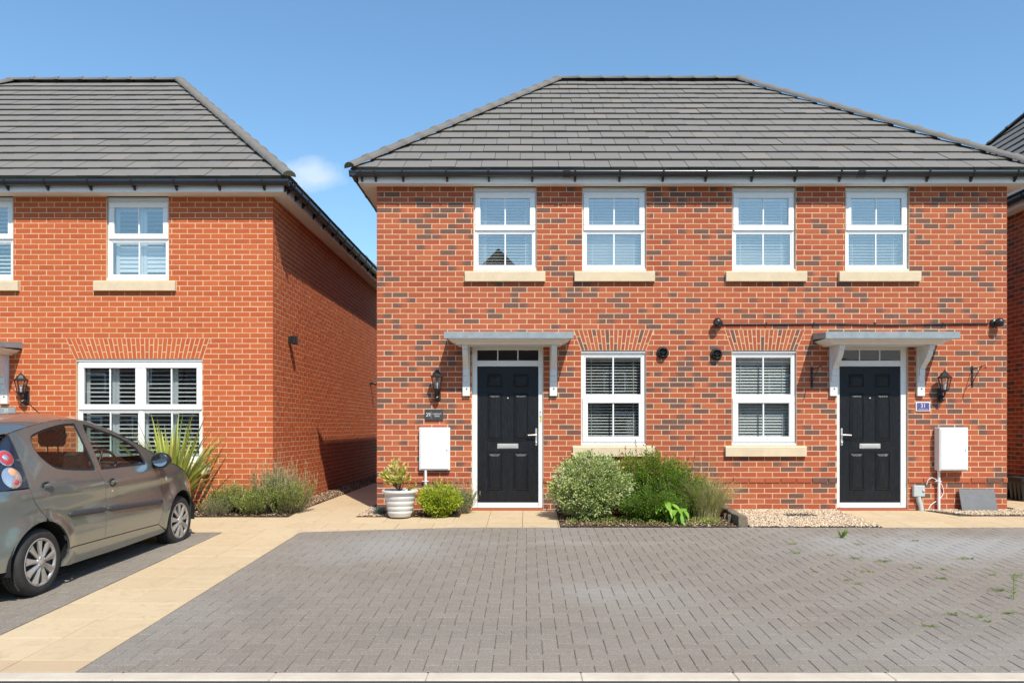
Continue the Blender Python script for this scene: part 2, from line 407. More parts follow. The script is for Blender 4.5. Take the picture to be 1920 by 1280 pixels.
L_GOLD=leaf_mat('golden_green_leaf',[(.18,.28,.02),(.36,.46,.03),(.54,.60,.05),(.66,.68,.09)],.3)
L_DARK=leaf_mat('mid_green_leaf',[(.05,.13,.012),(.11,.25,.02),(.21,.38,.03),(.38,.50,.05)],.38)
L_RED=leaf_mat('bronze_tip_leaf',[(.24,.12,.03),(.40,.17,.05),(.52,.26,.07),(.30,.30,.06)],.3)
L_GREY=leaf_mat('grey_green_leaf',[(.15,.20,.07),(.25,.31,.11),(.36,.41,.17),(.29,.34,.16)],.22)
L_ROSE=leaf_mat('olive_green_leaf',[(.15,.20,.04),(.26,.32,.06),(.38,.44,.10),(.50,.52,.13)],.25)
L_BLUE=leaf_mat('blue_grey_leaf',[(.09,.15,.14),(.15,.23,.21),(.22,.31,.28)],.15)
L_POTTED=leaf_mat('yellow_leaf',[(.38,.40,.04),(.66,.62,.10),(.80,.72,.26),(.68,.44,.20)],.3)
L_BROAD=leaf_mat('broad_light_leaf',[(.20,.40,.04),(.28,.50,.06),(.36,.58,.09)],.35)
L_PHOR=leaf_mat('sword_leaf',[(.17,.24,.04),(.30,.37,.06),(.46,.50,.10),(.60,.56,.13),(.36,.42,.08)],.3,.4,.5)
L_STRAW=leaf_mat('straw_grass',[(.34,.34,.11),(.56,.48,.22),(.70,.58,.33),(.30,.35,.10)],.3)
L_WEED=leaf_mat('weed_leaf',[(.13,.22,.04),(.22,.32,.06),(.30,.36,.09)],.3)
M_STEM=simple('woody_stem',(.16,.12,.085),.9,var=.25,scale=60)
M_FLOWERSTEM=simple('dry_stem',(.36,.29,.17),.9,var=.2,scale=60)
# ------------------------------------------------------------------ ground
def sheet(name, x0,x1,y0,y1, m, dz, step=1.0, kind=True, parent=None):
    b=MB(); ys=sorted(set([y0,y1]+[y for y in np.arange(math.ceil(y0/step)*step, y1, step)]+[y for y in (0.0,) if y0<y<y1]))
    vs=[];
    for y in ys: vs += [(x0,y,gz(y)+dz),(x1,y,gz(y)+dz)]
    b.add(vs,[(2*i,2*i+1,2*i+3,2*i+2) for i in range(len(ys)-1)]); o=b.build(name,m,parent)
    return struct(o) if kind else o
# far ground: drops with the drives to the road, then level away behind the camera
gb=MB(); zr=gz(-6.59)-0.0075
gb.add([(-300,-400,zr-.05),(300,-400,zr-.05),(300,-6.55,zr-.05),(-300,-6.55,zr-.05),(300,0,-.09),(-300,0,-.09),(300,500,-.09),(-300,500,-.09)],
       [(0,1,2,3),(3,2,4,5),(5,4,6,7)]); M_GROUND=simple('rough_grass_ground',(.085,.105,.045),.95,var=.3,scale=3,bump=.5); struct(gb.build('ground',M_GROUND))
rb=MB(); rb.add([(-120,-14.5,zr),(120,-14.5,zr),(120,-6.67,zr),(-120,-6.67,zr)],[(0,1,2,3)]); struct(rb.build('road',M_ASPHALT))
pb=MB(); pb.add([(-120,-24.5,zr+.02),(120,-24.5,zr+.02),(120,-14.5,zr+.02),(-120,-14.5,zr+.02)],[(0,1,2,3)]); struct(pb.build('far_pavement',M_PAVER))

def gplate(mb, poly, y_z=gz, dz=0.0, h=0.03, bev=0.004, col=(.5,0,0,0), jitter=0.0):
    """a flat paving piece lying on the sloping ground: chamfered top, sides going down"""
    n=len(poly); cx=sum(p[0] for p in poly)/n; cy=sum(p[1] for p in poly)/n
    rin=min(math.hypot(p[0]-cx,p[1]-cy) for p in poly); k=max(0,1-bev*1.5/max(rin,.01))
    tx,ty=(rng.uniform(-1,1)*jitter,rng.uniform(-1,1)*jitter)
    def z(x,y): return y_z(y)+dz+tx*(x-cx)+ty*(y-cy)
    top=[(cx+(x-cx)*k,cy+(y-cy)*k) for x,y in poly]
    vs=[(x,y,z(x,y)) for x,y in top]+[(x,y,z(x,y)-bev) for x,y in poly]+[(x,y,z(x,y)-h) for x,y in poly]
    fs=[tuple(range(n))]+[(n+i,n+(i+1)%n,(i+1)%n,i) for i in range(n)]+[(2*n+i,2*n+(i+1)%n,n+(i+1)%n,n+i) for i in range(n)]
    mb.add(vs,fs,col)

def herringbone(root, region, far_name='block_paver', limit=300, ox=0.0, oy=0.0):
    u=0.104; x0=min(p[0] for p in region); x1=max(p[0] for p in region); y0=min(p[1] for p in region); y1=max(p[1] for p in region)
    out=[]
    g=0.0020
    for j in range(-2,int((y1-y0)/u)+2):
        for i in range(-2,int((x1-x0)/u)+2):
            d=(i-j)%4
            X=x0+i*u+ox; Y=y0+j*u+oy
            if d==0: r=(X+g,X+2*u-g,Y+g,Y+u-g)
            elif d==3: r=(X+g,X+u-g,Y+g,Y+2*u-g)
            else: continue
            p=clip_convex([(r[0],r[2]),(r[1],r[2]),(r[1],r[3]),(r[0],r[3])],region)
            if len(p)>=3 and area(p)>.0015: out.append(p)
    def show(p):
        cx=sum(q[0] for q in p)/len(p); cy=sum(q[1] for q in p)/len(p); Y=cy+11.31
        vis=abs(cx/Y*1493)<960 and Y>4.7
        return (-area(p)/(Y*Y) if vis else 1)
    out.sort(key=show); rest=MB()
    for k,p in enumerate(out):
        col=(min(1,max(0,rng.gauss(.5,.22))),rng.random(),rng.random(),0)
        dz=rng.uniform(-.0012,.0012)
        if k<limit:
            m=MB(); cx=sum(q[0] for q in p)/len(p); cy=sum(q[1] for q in p)/len(p); zc=gz(cy)
            gplate(m,p,dz=dz,col=col,jitter=.006); m.v=[(x-cx,y-cy,z-zc) for x,y,z in m.v]
            m.build(far_name,M_PAVER,root,loc=(cx,cy,zc))
        else: gplate(rest,p,dz=dz,col=col,jitter=.006)
    rest.build('block_paving_field',M_PAVER,root,stuff=True)

drive=sheet('driveway',-2.71,9.2,-6.52,-1.40,M_JOINT,-.0048)
herringbone(drive,[(-2.705,-6.515),(9.2,-6.515),(9.2,-1.44),(-0.9,-1.44),(-2.705,-1.77)])
drive2=sheet('car_parking_bay',-9.5,-3.645,-6.52,-1.75,M_JOINT,-.0048)
herringbone(drive2,[(-9.5,-6.515),(-3.65,-6.515),(-3.65,-1.775),(-9.5,-1.775)],limit=300,ox=.05)

# buff riven slabs
path=struct(MB().build('slab_path',M_SLAB)) if False else sheet('slab_path_bed',-9.5,9.2,-6.52,12.0,M_JOINT,-.016)
slabs_root=sheet('footpath',-3.64,-2.71,-6.5,-1.6,M_JOINT,-.0125)
SL=[]
def slab_field(region, w, h, x0, y0, half=False):
    xs=[p[0] for p in region]; ys=[p[1] for p in region]
    j0=int((min(ys)-y0)//h)-1; j1=int((max(ys)-y0)//h)+2
    for j in range(j0,j1):
        sh=(w/2 if (half and j%2) else 0)
        i0=int((min(xs)-x0)//w)-1; i1=int((max(xs)-x0)//w)+2
        for i in range(i0,i1):
            X=x0+i*w+sh; Y=y0+j*h; g=.0022
            p=clip_convex([(X+g,Y+g),(X+w-g,Y+g),(X+w-g,Y+h-g),(X+g,Y+h-g)],region)
            if len(p)>=3 and area(p)>.004: SL.append(p)
slab_field([(-3.64,-6.515),(-2.712,-6.515),(-2.712,-1.77),(-3.64,-1.77)],.463,.45,-3.64,-6.76)
slab_field([(-9.5,-1.77),(-2.705,-1.77),(-.9,-1.435),(-.9,-.62),(-9.5,-.62)],.45,.45,-.5-.45*20,-1.97,True)
slab_field([(-.9,-1.435),(.42,-1.435),(.42,-.03),(-.9,-.03)],.45,.45,-.5-.45*20,-1.435,False)
slab_field([(-3.2,-.62),(-2.30,-.62),(-2.27,11),(-3.2,11)],.45,.45,-3.2,-.62)
slab_field([(4.42,-1.435),(9.2,-1.435),(9.2,-.55),(4.38,-.55)],.6,.45,4.2,-1.435,True)
slab_field([(4.38,-.55),(5.85,-.55),(5.62,-.03),(4.36,-.03)],.6,.45,4.2,-1.435,True)
slab_field([(7.1,.25),(8.1,.25),(8.1,10),(7.1,10)],.45,.45,7.1,.25)
slab_field([(9.2,-1.435),(9.2,.25),(7.1,.25),(7.1,-.3)][::-1] if False else [(7.25,-.55),(9.2,-.55),(9.2,.25),(7.05,.25)],.6,.45,4.2,-1.435,True)
for p in SL:
    m=MB(); cx=sum(q[0] for q in p)/len(p); cy=sum(q[1] for q in p)/len(p); zc=gz(cy)
    dirty=1.0 if (cy<-6.1 and cx<-2.9 and rng.random()<.9) else (rng.random()**4*.35)
    gplate(m,p,dz=-.002+rng.uniform(-.001,.001),col=(rng.random(),dirty,0,0),jitter=.002,bev=.003,h=.02); m.v=[(x-cx,y-cy,z-zc) for x,y,z in m.v]
    m.build('slab',M_SLAB,slabs_root,loc=(cx,cy,zc))

# pale kerb stones along the road
kerb=struct(MB().build('kerb',M_KERB)) if False else None
kb=MB(); kb.box(-30,30,-6.655,-6.53,gz(-6.6)-.12,gz(-6.6)-.02); kerb=struct(kb.build('kerb',M_JOINT))
xs=[-30.0+.915*i+.13 for i in range(66)]
for a in xs:
    m=MB(); L=.915; z1=gz(-6.59)-.001
    m.box(-L/2+.001,L/2-.001,-.073,.072,-.11,0,(rng.random(),0,0,0),bev=.006)
    if -4.8<a+L/2<5: m.build('kerbstone',M_KERB,kerb,loc=(a+L/2,-6.593,z1))
far=MB()
for a in xs:
    if not(-4.8<a+.4575<5): far.box(a+.002,a+.913,-6.666,-6.521,z1-.11,z1,(rng.random(),0,0,0),bev=.006)
far.build('kerbstone_run',M_KERB,kerb,stuff=True)

# planting beds and gravel
def bed(name,poly,m,dz):
    b=MB(); n=len(poly); b.add([(x,y,gz(y)+dz) for x,y in poly],[tuple(range(n))]); return struct(b.build(name,m))
bed('planting_bed',[(.42,-1.435),(2.66,-1.435),(2.66,-.02),(.42,-.02)],M_SOIL,.006)
bed('doorside_bed',[(-2.28,-.62),(-.9,-.62),(-.9,-.02),(-2.28,-.02)],M_SOIL,.004)
bed('corner_bed',[(-9.5,-.62),(-3.2,-.62),(-3.2,.13),(-9.5,.13)],M_SOIL,.006)
bed('gravel_bed',[(2.78,-1.435),(4.42,-1.435),(4.34,-.02),(2.78,-.02)],M_BARK if False else M_SOIL,.003)
def stones(name,label_kind,regions,count,size,mat,dz=.006,flat=.6,stack=.012):
    """loose stones: squashed eight-sided pebbles, each with its own tone"""
    V=[];F=[];Cc=[];base=np.array([(1,0,0),(0,1,0),(-1,0,0),(0,-1,0),(0,0,1),(0,0,-1)],float)
    fa=[(0,1,4),(1,2,4),(2,3,4),(3,0,4),(1,0,5),(2,1,5),(3,2,5),(0,3,5)]
    tot=sum(r[4] for r in regions); b=0
    for (x0,x1,y0,y1,wt,test) in regions:
        n=int(count*wt/tot)
        for _ in range(n):
            x=rng.uniform(x0,x1); y=rng.uniform(y0,y1)
            if test and not test(x,y): continue
            s=size*rng.uniform(.5,1.3); a=rng.uniform(0,6.28); ca,sa=math.cos(a),math.sin(a)
            q=base*np.array([s,s*rng.uniform(.6,1),s*flat*rng.uniform(.6,1.2)])+nrg.normal(0,s*.12,(6,3))
            tl=rng.uniform(-.5,.5); 
            q2=np.stack([q[:,0]*ca-q[:,1]*sa,q[:,0]*sa+q[:,1]*ca,q[:,2]+q[:,0]*tl],1)+np.array([x,y,gz(y)+dz+rng.uniform(0,stack)])
            V.append(q2); F+= [(b+i,b+j,b+k) for i,j,k in fa]; Cc += [(rng.random(),rng.random(),0,0)]*6; b+=6
    me=bpy.data.meshes.new(name); me.from_pydata(np.concatenate(V).tolist(),[],F); me.materials.append(mat)
    at=me.attributes.new('pc','FLOAT_COLOR','POINT'); at.data.foreach_set('color',np.asarray(Cc,dtype=np.float32).ravel())
    o=bpy.data.objects.new(name,me); C.objects.link(o); return tag(o,label_kind[0],label_kind[1])
g=stones('gravel',('pale golden gravel between the timber sleeper and the slabs of the right door','gravel'),
  [(2.78,4.44,-1.43,-.01,2.3,lambda x,y: x<4.42+(-y)*0.02-.03)],9500,.013,M_GRAVEL); g['kind']='stuff'
g=stones('gravel',('strip of gravel against the wall under the leaning slate and grey box','gravel'),
  [(5.62,7.3,-.55,-.01,1.0,lambda x,y: y>-.02-(x-5.6)*1.1 and y>-.5)],3800,.012,M_GRAVEL); g['kind']='stuff'
g=stones('gravel',('brown gravel margin along the foot of the shaded side wall','gravel'),
  [(-3.63,-3.21,.0,9,3.8,None)],8000,.015,M_BARK,.004); g['kind']='stuff'
g=stones('gravel',('small patch of gravel at the left corner of the dark brick house','gravel'),
  [(-2.28,-1.75,-.6,.4,.5,lambda x,y:x<-2.12 or y<-.01)],1500,.013,M_GRAVEL); g['kind']='stuff'
g=stones('bark_mulch',('bark chips and dead leaves on the soil under the shrubs','mulch'),
  [(.44,2.64,-1.42,-.02,2.9,None),(-2.25,-.92,-.6,-.02,.6,None),(-7,-3.25,-.6,.1,2.2,None)],7500,.016,M_BARK,.006,.25,.014); g['kind']='stuff'
# ------------------------------------------------------------------ walls and bricks
def wall_shell(mb, fr, x0,x1,z0,z1, openings, th):
    """solid wall with openings; fr(a,z,d): along, up, outwards"""
    xs=sorted(set([x0,x1]+[v for o in openings for v in o[:2]])); zs=sorted(set([z0,z1]+[v for o in openings for v in o[2:]]))
    def solid(i,j):
        if i<0 or j<0 or i>=len(xs)-1 or j>=len(zs)-1: return False
        cx=(xs[i]+xs[i+1])/2; cz=(zs[j]+zs[j+1])/2
        return not any(o[0]<cx<o[1] and o[2]<cz<o[3] for o in openings)
    for i in range(len(xs)-1):
        for j in range(len(zs)-1):
            if not solid(i,j): continue
            a,b,c,d=xs[i],xs[i+1],zs[j],zs[j+1]
            mb.quad(fr(a,c,0),fr(b,c,0),fr(b,d,0),fr(a,d,0)); mb.quad(fr(a,c,-th),fr(a,d,-th),fr(b,d,-th),fr(b,c,-th))
            if not solid(i-1,j): mb.quad(fr(a,c,0),fr(a,d,0),fr(a,d,-th),fr(a,c,-th))
            if not solid(i+1,j): mb.quad(fr(b,c,0),fr(b,c,-th),fr(b,d,-th),fr(b,d,0))
            if not solid(i,j-1): mb.quad(fr(a,c,0),fr(a,c,-th),fr(b,c,-th),fr(b,c,0))
            if not solid(i,j+1): mb.quad(fr(a,d,0),fr(b,d,0),fr(b,d,-th),fr(a,d,-th))
def brick_shape(mb, fr, lb,lt,rb,rt, z0,z1, proud, col, depth=.02):
    """one brick face: (lb,lt) left edge at bottom/top, (rb,rt) right edge; chamfered, sides run back into the mortar"""
    e=.0022
    P=[(lb,z0),(rb,z0),(rt,z1),(lt,z1)]; cx=(lb+rb+lt+rt)/4; cz=(z0+z1)/2
    top=[(lb+e,z0+e),(rb-e,z0+e),(rt-e,z1-e),(lt+e,z1-e)]
    w=[proud+rng.uniform(-.0009,.0009) for _ in range(4)]
    vs=[fr(a,z,w[i]) for i,(a,z) in enumerate(top)]+[fr(a,z,proud-.0012) for a,z in P]+[fr(a,z,-depth) for a,z in P]
    fs=[(0,1,2,3)]+[(4+i,4+(i+1)%4,(i+1)%4,i) for i in range(4)]+[(8+i,8+(i+1)%4,4+(i+1)%4,4+i) for i in range(4)]
    uv=[(0,0),(1,0),(1,1),(0,1)]*3
    mb.add(vs,fs,col,uv)
def rows(fr, x0,x1, zb, n0,n1, phase, blocked, cb):
    """running bond. phase(n)->offset of the first joint from x0; blocked(n,z0,z1)->list of (a_bot,a_top,b_bot,b_top)"""
    for n in range(n0,n1):
        z0=zb+n*.075; z1=z0+.0648
        x=x0-phase(n); seq=[]
        while x<x1-.01:
            seq.append((x,x+.2138)); x+=.225
        bl=blocked(n,z0,z1)
        for (a,b) in seq:
            segs=[(max(a,x0),max(a,x0),min(b,x1),min(b,x1))]
            for (ab,at,bb,bt) in bl:
                out=[]
                for (lb,lt,rb_,rt) in segs:
                    l2b,l2t=min(rb_,ab),min(rt,at)
                    if l2b-lb>.012 or l2t-lt>.012:
                        if l2b>lb and l2t>lt: out.append((lb,lt,l2b,l2t))
                    r2b,r2t=max(lb,bb),max(lt,bt)
                    if rb_-r2b>.012 or rt-r2t>.012:
                        if rb_>r2b and rt>r2t: out.append((r2b,r2t,rb_,rt))
                segs=out
            for sgm in segs: cb(n,z0,z1,sgm)
def fkey(x): return round(x*500)/500
def build_bricks(house, mat, fr, x0,x1,zb,n0,n1,phase,blocked,limit,darkfn,proudfn=lambda n:.0016,score=None,rest_name='brickwork'):
    L=[]
    rows(fr,x0,x1,zb,n0,n1,phase,blocked,lambda n,z0,z1,s:L.append((n,z0,z1,s)))
    jit=lambda: rng.uniform(-.0011,.0011)
    def prep(t):
        n,z0,z1,s=t; col=darkfn(n,(s[0]+s[2])/2)
        return (s[0]+jit(),s[1],s[2]+jit(),s[3],z0+jit(),z1+jit(),proudfn(n)+rng.uniform(-.0004,.0008),col)
    if score: L.sort(key=score)
    rest=MB()
    for k,t in enumerate(L):
        lb,lt,rb_,rt,z0,z1,pr,col=prep(t)
        if k<limit:
            m=MB(); o=fr(lb,z0,0)
            brick_shape(m,fr,lb,max(lt,lb) if abs(lt-lb)<.002 else lt,rb_,rt if abs(rt-rb_)>.003 else rb_,z0,z1,pr,col)
            m.v=[(x-o[0],y-o[1],z-o[2]) for x,y,z in m.v]; m.build('brick',mat,house,loc=o)
        else: brick_shape(rest,fr,lb,lt,rb_,rt,z0,z1,pr,col)
    return rest
def cam_score(xf):
    def f(t):
        n,z0,z1,s=t; w=min(s[2]-s[0],.215)*.5+.5*min(s[3]-s[1],.215); X=(s[0]+s[2])/2
        return -w*1000+math.hypot(X,z0-1.6)
    return f
def arch(mb, fr, bx0,bx1,tx0,tx1,z0,z1,n,dark,d=.002):
    j=.0055
    def X(t,z): 
        k=(z-z0)/(z1-z0); return (bx0+(bx1-bx0)*t)*(1-k)+(tx0+(tx1-tx0)*t)*k
    for i in range(n):
        t0,t1=i/n,(i+1)/n; zs=[z0+.004,z0+(z1-z0)*(.335 if i%2 else .665),z1-.004]
        for q in range(2):
            a,b=zs[q]+(j if q else 0),zs[q+1]-(j if not q else 0)
            P=[(X(t0,a)+j,a),(X(t1,a)-j,a),(X(t1,b)-j,b),(X(t0,b)+j,b)]
            col=(rng.random(),1.0 if rng.random()<dark else 0,0,rng.random()); col=(col[0],col[1],col[1],col[3])
            pr=d+rng.uniform(-.0008,.0008); e=.002
            c=[(P[0][0]+e,P[0][1]+e),(P[1][0]-e,P[1][1]+e),(P[2][0]-e,P[2][1]-e),(P[3][0]+e,P[3][1]-e)]
            vs=[fr(x,z,pr) for x,z in c]+[fr(x,z,pr-.002) for x,z in P]+[fr(x,z,-.02) for x,z in P]
            mb.add(vs,[(0,1,2,3)]+[(4+k,4+(k+1)%4,(k+1)%4,k) for k in range(4)]+[(8+k,8+(k+1)%4,4+(k+1)%4,4+k) for k in range(4)],col,[(.5,.5)]*12)

# ------------------------------------------------------------------ roofs
def tiles(roof, O, U, V, N, poly, g, w, limit, v_n, off=0.0, score_x=None):
    """interlocking flat tiles on one slope. poly: slope outline in (u,v), counter-clockwise; O origin on the eaves line"""
    u0=min(p[0] for p in poly); u1=max(p[0] for p in poly); L=[]
    for r in range(v_n):
        v0=r*g; sh=(w/2 if r%2 else 0)+off
        for i in range(int((u1-u0)/w)+3):
            a=u0-w+i*w+sh
            p=clip_convex([(a+.0032,v0),(a+w-.0032,v0),(a+w-.0032,v0+g+.04),(a+.0032,v0+g+.04)],poly)
            if len(p)>=3 and area(p)>.006: L.append((r,a,p))
    if score_x: L.sort(key=score_x)
    rest=MB(); O=Vector(O)
    for k,(r,a,p) in enumerate(L):
        v0=r*g; th=.030; n=len(p); q=rng.uniform(0,.006)
        def h(v): return .006+th*(1-(v-v0)/(g+.04))+q
        sp=-.006
        col=(min(1,max(0,rng.gauss(.48,.22))) if rng.random()>.025 else 1.0,0,0,0)
        cu=sum(x for x,y in p)/n
        base=O+U*cu+V*v0 if k<limit else Vector((0,0,0))
        P=lambda u,v,d: O+U*u+V*v+N*d-base
        m=MB() if k<limit else rest
        # top face
        m.add([P(u,v,h(v)) for u,v in p],[tuple(range(n))],col)
        # skirts (dark mossy underside edge at the tail)
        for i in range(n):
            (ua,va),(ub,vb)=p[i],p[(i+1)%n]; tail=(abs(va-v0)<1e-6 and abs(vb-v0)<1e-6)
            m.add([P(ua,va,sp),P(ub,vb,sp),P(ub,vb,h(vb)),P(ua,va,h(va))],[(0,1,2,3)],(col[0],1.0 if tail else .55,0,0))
        if k<limit: m.build('roof_tile',M_TILE,roof,loc=base)
    return rest
def ridge_run(roof, A, B, r=.098, seg=.45, name='ridge_tile'):
    A=Vector(A);B=Vector(B);L=(B-A).length; d=(B-A)/L; side=Vector((0,0,1)).cross(d).normalized(); up=d.cross(side)
    n=max(1,round(L/seg)); s=L/n
    for i in range(n):
        m=MB(); a=i*s; prof=[]; K=10
        for (t,rr) in ((0,r*.97),(s-.075,r*.93),(s-.070,r*1.09),(s+.004,r*1.12)):
            prof.append([(side*math.cos(q)*rr+up*math.sin(q)*rr*.78+d*t) for q in [math.pi*k/K for k in range(K+1)]])
        vs=[p for ring in prof for p in ring]; fs=[]
        for j in range(3):
            for k in range(K): fs.append((j*(K+1)+k,j*(K+1)+k+1,(j+1)*(K+1)+k+1,(j+1)*(K+1)+k))
        col=(min(.8,max(0,rng.gauss(.15,.15))),.12,0,0); m.add(vs,fs,col,smooth=True)
        m.add(prof[3],[tuple(range(K+1))],(.3,1,0,0)); m.add(prof[0],[tuple(range(K+1))[::-1]],(.3,.8,0,0))
        m.build(name,M_TILE,roof,loc=A+d*a)
def gutter(house, A, B, out, brackets, r=.056):
    """half-round gutter from A to B (its top back edge), out = outward unit vector"""
    A=Vector(A);B=Vector(B);out=Vector(out); d=(B-A).normalized(); m=MB(); K=12; vs=[];fs=[]
    ring=lambda P,rr:[P+out*(r-rr*math.cos(math.pi*k/K))+Vector((0,0,-rr*1.45*math.sin(math.pi*k/K)**.8)) for k in range(K+1)]
    for P in (A,B):
        vs+=ring(P,r)+ring(P,r-.006)
    n=K+1
    for k in range(K):
        fs.append((k,k+1,2*n+k+1,2*n+k)); fs.append((n+k+1,n+k,3*n+k,3*n+k+1))
    fs+=[(0,n,3*n,2*n)[::-1],(K,n+K,3*n+K,2*n+K)]
    m.add(vs,fs,smooth=True)
    m.add(ring(A,r),[tuple(range(n))]); m.add(ring(B,r),[tuple(range(n))[::-1]])
    o=m.build('gutter',M_GUTTER,house,recalc=True)
    L=(B-A).length
    for t in brackets:
        if not 0<=t<=L: continue
        b=MB(); P=A+d*t; w=.011
        rg=[out*(r-(r+.005)*math.cos(math.pi*k/8))+Vector((0,0,-(r+.005)*1.45*math.sin(math.pi*k/8)**.8)) for k in range(9)]
        ri=[out*(r-(r-.008)*math.cos(math.pi*k/8))+Vector((0,0,-(r-.008)*1.45*math.sin(math.pi*k/8)**.8)) for k in range(9)]
        vs=[q+d*s for s in(-w,w) for q in rg+ri]; fs=[]
        for k in range(8):
            fs+=[(k,k+1,18+k+1,18+k),(9+k,18+9+k,18+9+k+1,9+k+1),(k,9+k,9+k+1,k+1),(18+k,18+k+1,18+9+k+1,18+9+k)]
        b.add(vs,fs)
        f=lambda a,z,s:P-P+out*a+Vector((0,0,z))+d*s
        b.prism([(-.012,-.05),(.05,-.078),(.045,-.10),(.0,-.135),(-.012,-.135)],f,-.014,.014)
        b.prism([(2*r-.004,.006),(2*r+.012,.006),(2*r+.010,-.02),(2*r,-.02)],f,-w,w)
        b.build('gutter_bracket',M_BLACK,o,loc=P)
    return o

# ------------------------------------------------------------------ windows, doors, canopies
def window(house, x0,x1,z0,z1, y, split, opening, bars=1, head=0.0, sill=None, mull=None, name='window'):
    """casement window. y: face of the wall; split: height of the transom; opening: 'top' or 'bottom' light carries the sash"""
    yf=y+.042; m=MB(); ft=.048
    def fr(mb,a,b,c,d,t,f,k,bev=.004):
        mb.box(a,b,f,k,c,c+t,bev=bev); mb.box(a,b,f,k,d-t,d,bev=bev)
        mb.box(a,a+t,f+.0008,k,c+t-.001,d-t+.001,bev=bev); mb.box(b-t,b,f+.0008,k,c+t-.001,d-t+.001,bev=bev)
    zt=z1-head
    fr(m,x0,x1,z0+.03,zt,ft,yf,yf+.07); m.box(x0-.006,x1+.006,yf-.035,yf+.07,z0+.002,z0+.03,bev=.006)   # cill nose
    m.box(x0+ft-.001,x1-ft+.001,yf+.001,yf+.07,split-.028,split+.028,bev=.004)
    if head>.03: m.box(x0,x1,yf-.012,yf+.07,zt+.001,z1+.0,bev=.004)
    elif head>0: m.box(x0-.003,x1+.003,yf-.026,yf+.07,zt-.004,z1-.004,bev=.004)
    cols=[(x0,x1)] if mull is None else [(x0,mull),(mull,x1)]
    if mull is not None: m.box(mull-.03,mull+.03,yf-.001,yf+.07,z0+.05,zt-.02,bev=.004)
    wn_=m.build(name,M_WHITE,house)
    if head>.03:
        v=MB(); v.box(x0+.2,x1-.2,yf-.020,yf-.0125,zt+.012,zt+.026,bev=.003); v.build('trickle_vent',M_WHITE,wn_)
    for (a,b) in cols:
        a2=a+(ft if a==x0 else .028); b2=b-(ft if b==x1 else .028)
        for part,(c,d) in (('bottom',(z0+.03+ft,split-.028)),('top',(split+.028,zt-ft))):
            if part==opening:
                s=MB(); o=.030; fr(s,a2-o,b2+o,c-o+.004,d+o-.004,.058+.02,yf-.020,yf+.030,.007)
                s.build('sash',M_WHITE,wn_); gx0,gx1,gz0,gz1=a2-o+.077,b2+o-.077,c-o+.081,d+o-.081; gy=yf+.004
            else: gx0,gx1,gz0,gz1=a2+.001,b2-.001,c+.001,d-.001; gy=yf+.016
            if part!=opening:
                s=MB(); fr(s,a2,b2,c,d,.018,yf+.006,yf+.035,.004); s.build('bead',M_WHITE,wn_)
                gx0+=.014; gx1-=.014; gz0+=.014; gz1-=.014
            # dark gasket
            k=MB(); t=.004; fr(k,gx0-.001,gx1+.001,gz0-.001,gz1+.001,t,gy-.002,gy+.004,0); k.build('gasket',M_BLACK,wn_)
            g=MB(); hx_,hz_=(gx1-gx0)/2,(gz1-gz0)/2; g.box(-hx_,hx_,0,.004,-hz_,hz_); po=g.build('pane',M_GLASS,wn_,loc=((gx0+gx1)/2,gy,(gz0+gz1)/2)); po.rotation_euler=(R(rng.uniform(-.30,.30)),0,R(rng.uniform(-.25,.25)))
            xc=(gx0+gx1)/2; bq=MB(); bq.box(xc-.010,xc+.010,gy-.009,gy-.0005,gz0+.001,gz1-.001,bev=.003); bq.box(xc-.010,xc+.010,gy+.005,gy+.012,gz0+.001,gz1-.001)
            bq.build('glazing_bar',M_WHITE,wn_)
    if sill:
        sx0,sx1,s0,s1=sill; q=MB(); P=.055
        prof=[(y+.12,s0),(y-P,s0),(y-P,s1-.022),(y-P+.012,s1-.012),(y+.045,s1+.0),(y+.12,s1+.0)]
        q.prism(prof,lambda a,b,d:(d,a,b),sx0,sx1); q.build('sill',M_STONE,wn_,recalc=True)
    return wn_
def blind(x0,x1,z0,z1,y,tilt,label,pitch=.0425,group='venetian blinds in the windows'):
    t=thing('venetian_blind',label,'blind',((x0+x1)/2,y,z1),group=group); w=(x1-x0)/2
    b=MB(); b.box(-w,w,-.03,.03,-.045,0,bev=.004); b.build('headrail',M_BLIND,t)
    n=int((z1-z0-.06)/pitch); a=R(tilt); K=4; me=None
    s=MB(); hw=.025; vs=[]
    for xx in(-w,w):
        for k in range(K+1):
            u=-1+2*k/K; yy=u*hw; zz=.004*(1-u*u); vs.append((xx,yy*math.cos(a)-zz*math.sin(a),yy*math.sin(a)+zz*math.cos(a)))
        for k in range(K+1):
            u=-1+2*k/K; yy=u*hw; zz=.004*(1-u*u)-.0025; vs.append((xx,yy*math.cos(a)-zz*math.sin(a),yy*math.sin(a)+zz*math.cos(a)))
    m_=2*(K+1); fs=[]
    for k in range(K): fs+=[(k,m_+k,m_+k+1,k+1),(K+1+k,K+2+k,m_+K+2+k,m_+K+1+k)]
    fs+=[(0,K+1,m_+K+1,m_),(K,m_+K,m_+2*K+1,2*K+1)]
    s.add(vs,fs,smooth=False); me=s.mesh('slat',M_BLIND,recalc=True)
    for i in range(n): link_copy(me,'slat',t,(0,0,-.06-i*pitch-pitch/2))
    c=MB()
    for xx in(-w+.10,w-.10):
        for yy in (-.027,.027): c.box(xx-.0025,xx+.0025,yy-.0008,yy+.0008,-(z1-z0)+.01,-.04)
    c.build('ladder_cord',M_BLIND,t); r=MB(); r.box(-w,w,-.024,.024,-(z1-z0),-(z1-z0)+.018,bev=.003); r.build('bottom_rail',M_BLIND,t)
    return t
